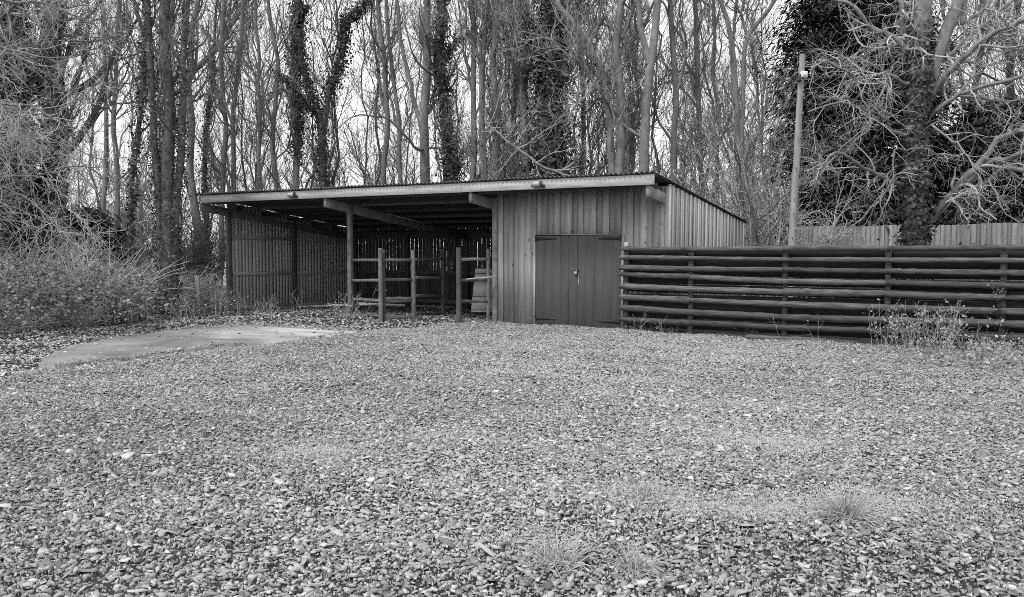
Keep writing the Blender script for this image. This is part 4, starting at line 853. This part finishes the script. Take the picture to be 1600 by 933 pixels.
# tall pale stalks
def stalks(name, label, u, v, n, H, seed, sp=.25, m='pale_twig', Rb=.25, group=None, r=.006, leaves=0, cat='weed'):
    rg = np.random.default_rng(seed); b = gp(u, v); b[2] = gz(b[0], b[1]); e_ = empty(name, b, label, cat, group)
    S = np.zeros((n, 6, 3)); S[:, 0, :2] = rg.normal(0, Rb, (n, 2)); d = nrm(np.c_[rg.normal(0, sp, (n, 2)), np.ones(n)]); l = rg.uniform(.4, 1, n) * H
    for k in range(1, 6): d = nrm(d + rg.normal(0, .09, (n, 3))); S[:, k] = S[:, k - 1] + d * (l / 5)[:, None]
    SRr = np.linspace(r, r * .5, 6)[None] * np.ones((n, 1)); sets = [(S, SRr, 4)]
    B, BR = grow(list(S), list(SRr), n * 3, (.3, 1), (.08, .35), (.3, .8), .1, .2, 4, .7, .0025, rg); sets.append((B, BR, 3))
    link('stems', tube_mesh('stems', sets), M[m], e_)
    if leaves:
        k = rg.integers(0, len(B), leaves); q = rg.integers(1, 4, leaves); pos = B[k, q] + rg.normal(0, .03, (leaves, 3)); pos[:, 2] = np.maximum(pos[:, 2], .01)
        link('leaves', leaf_quads('leaves', pos, rg.normal(0, .6, (leaves, 3)) + [0, -.3, .7], rg.uniform(.03, .07, leaves), .6, rg), M['bramble'] if m != 'grass' else M['weed'], e_)
    return e_
GW = 'dry stalks along the verge'
stalks('dry_stalks', 'tall bunch of pale dry canes in the middle of the left thicket', 118, 508, 26, 1.5, 601, .18, group=GW)
stalks('dry_stalks', 'pale leaning canes at the right of the left thicket', 205, 505, 14, 1.2, 602, .5, group=GW)
stalks('dry_stalks', 'short pale stalks beside the wooden stake', 288, 500, 22, .7, 603, .25, group=GW, leaves=60)
stalks('dry_stalks', 'thin stalks growing against the left bay wall', 440, 490, 14, .75, 604, .3, group=GW, r=.004, Rb=.35)
stalks('dry_stalks', 'thin stalks at the left rear of the open bay', 400, 492, 14, .5, 605, .3, group=GW, r=.004, Rb=.4, leaves=60)
stalks('dry_stalks', 'pale stalks at the foot of the middle shed post', 541, 498, 18, .75, 606, .3, group=GW, r=.0045, Rb=.2, leaves=120)
stalks('dry_stalks', 'leafy dry weeds at the corner of the left shed wall', 345, 492, 30, .65, 607, .3, group=GW, r=.004, Rb=.3, leaves=300)
stalks('dry_stalks', 'bright twig rising from the foot of the left thicket', 35, 520, 8, 1.3, 608, .4, group=GW)
# weeds and brambles at the fence foot
stalks('weed_clump', 'pale leafy weed clump spilling out at the foot of the log fence', 1448, 548, 90, .78, 611, .26, m='grass', Rb=.28, leaves=750, r=.003, group='weeds at the log fence')
stalks('weed_clump', 'low pale weeds right of the tall clump by the log fence', 1520, 556, 70, .35, 612, .5, m='grass', Rb=.5, leaves=450, r=.003, group='weeds at the log fence')
stalks('weed_clump', 'straggly bramble climbing the right part of the log fence', 1548, 545, 14, 1.15, 613, .25, m='twig', Rb=.25, leaves=260, r=.004, group='weeds at the log fence')
stalks('weed_clump', 'thin tall weed with a pale tip left of the leafy clump', 1432, 540, 6, .95, 614, .12, m='grass', Rb=.06, leaves=160, r=.004, group='weeds at the log fence')
stalks('weed_clump', 'small leafy sprig by the second bay of the log fence', 1170, 527, 12, .32, 615, .4, m='twig', Rb=.15, leaves=130, r=.003, group='weeds at the log fence')
stalks('weed_clump', 'thin bare sprigs leaning on the fence by its third post', 1258, 532, 12, .5, 616, .5, m='grass', Rb=.25, leaves=20, r=.003, group='weeds at the log fence')
stalks('weed_clump', 'low weeds at the right edge of the photo below the fence', 1590, 575, 60, .25, 617, .6, m='grass', Rb=.4, leaves=600, r=.003, group='weeds at the log fence')
stalks('weed_clump', 'thin grass at the foot of the fence beside the doors', 1035, 522, 16, .3, 618, .4, m='grass', Rb=.3, leaves=20, r=.003, group='weeds at the log fence')
stalks('pale_sapling', 'thin pale drooping sapling behind the fence at the far right', 1560, 470, 5, 2.4, 619, .12, m='pale_twig', Rb=.08, r=.012, cat='sapling')

# grass tufts in the chippings
def tuft(u, v, n, H, seed, label, Rb=.035, sp=.6):
    rg = np.random.default_rng(seed); b = gp(u, v); b[2] = gz(b[0], b[1]) + .01
    S = np.zeros((n, 6, 3)); S[:, 0, :2] = rg.normal(0, Rb, (n, 2)); d = nrm(np.c_[rg.normal(0, sp, (n, 2)), np.ones(n)]); l = rg.uniform(.4, 1, n) * H
    for k in range(1, 6): d = nrm(d + np.array([0, 0, -.22]) + rg.normal(0, .08, (n, 3))); S[:, k] = S[:, k - 1] + d * (l / 5)[:, None]
    S[:, :, 2] = np.maximum(S[:, :, 2], .005); SRr = np.linspace(.0034, .0012, 6)[None] * np.ones((n, 1))
    o = link('grass_tuft', tube_mesh('grass_tuft', [(S, SRr, 3)]), M['grass']); o.location = tuple(b); return tag(o, label, 'grass tuft', 'grass tufts in the chippings')
tuft(1322, 820, 190, .30, 701, 'largest spiky grass tuft, in the right foreground')
tuft(872, 887, 90, .28, 702, 'loose grass tuft at the bottom centre, left of another', .06)
tuft(992, 895, 80, .22, 703, 'low grass tuft at the bottom just right of centre')
tuft(1012, 780, 70, .2, 704, 'faint grass tuft in the middle distance right of centre', .08)
tuft(1155, 790, 70, .16, 705, 'flattened pale grass patch left of the largest tuft', .14, 1.6)
tuft(830, 838, 45, .14, 706, 'thin grass wisp left of the bottom centre tuft', .08, 1.3)
tuft(1345, 792, 150, .15, 707, 'matted pale grass behind the largest tuft', .12, 2.2)
tuft(1065, 655, 50, .12, 708, 'sparse grass wisp in the middle of the chippings', .10, 1.2)
tuft(1535, 810, 7, .30, 709, 'few long grass blades at the right edge foreground', .06, .5)
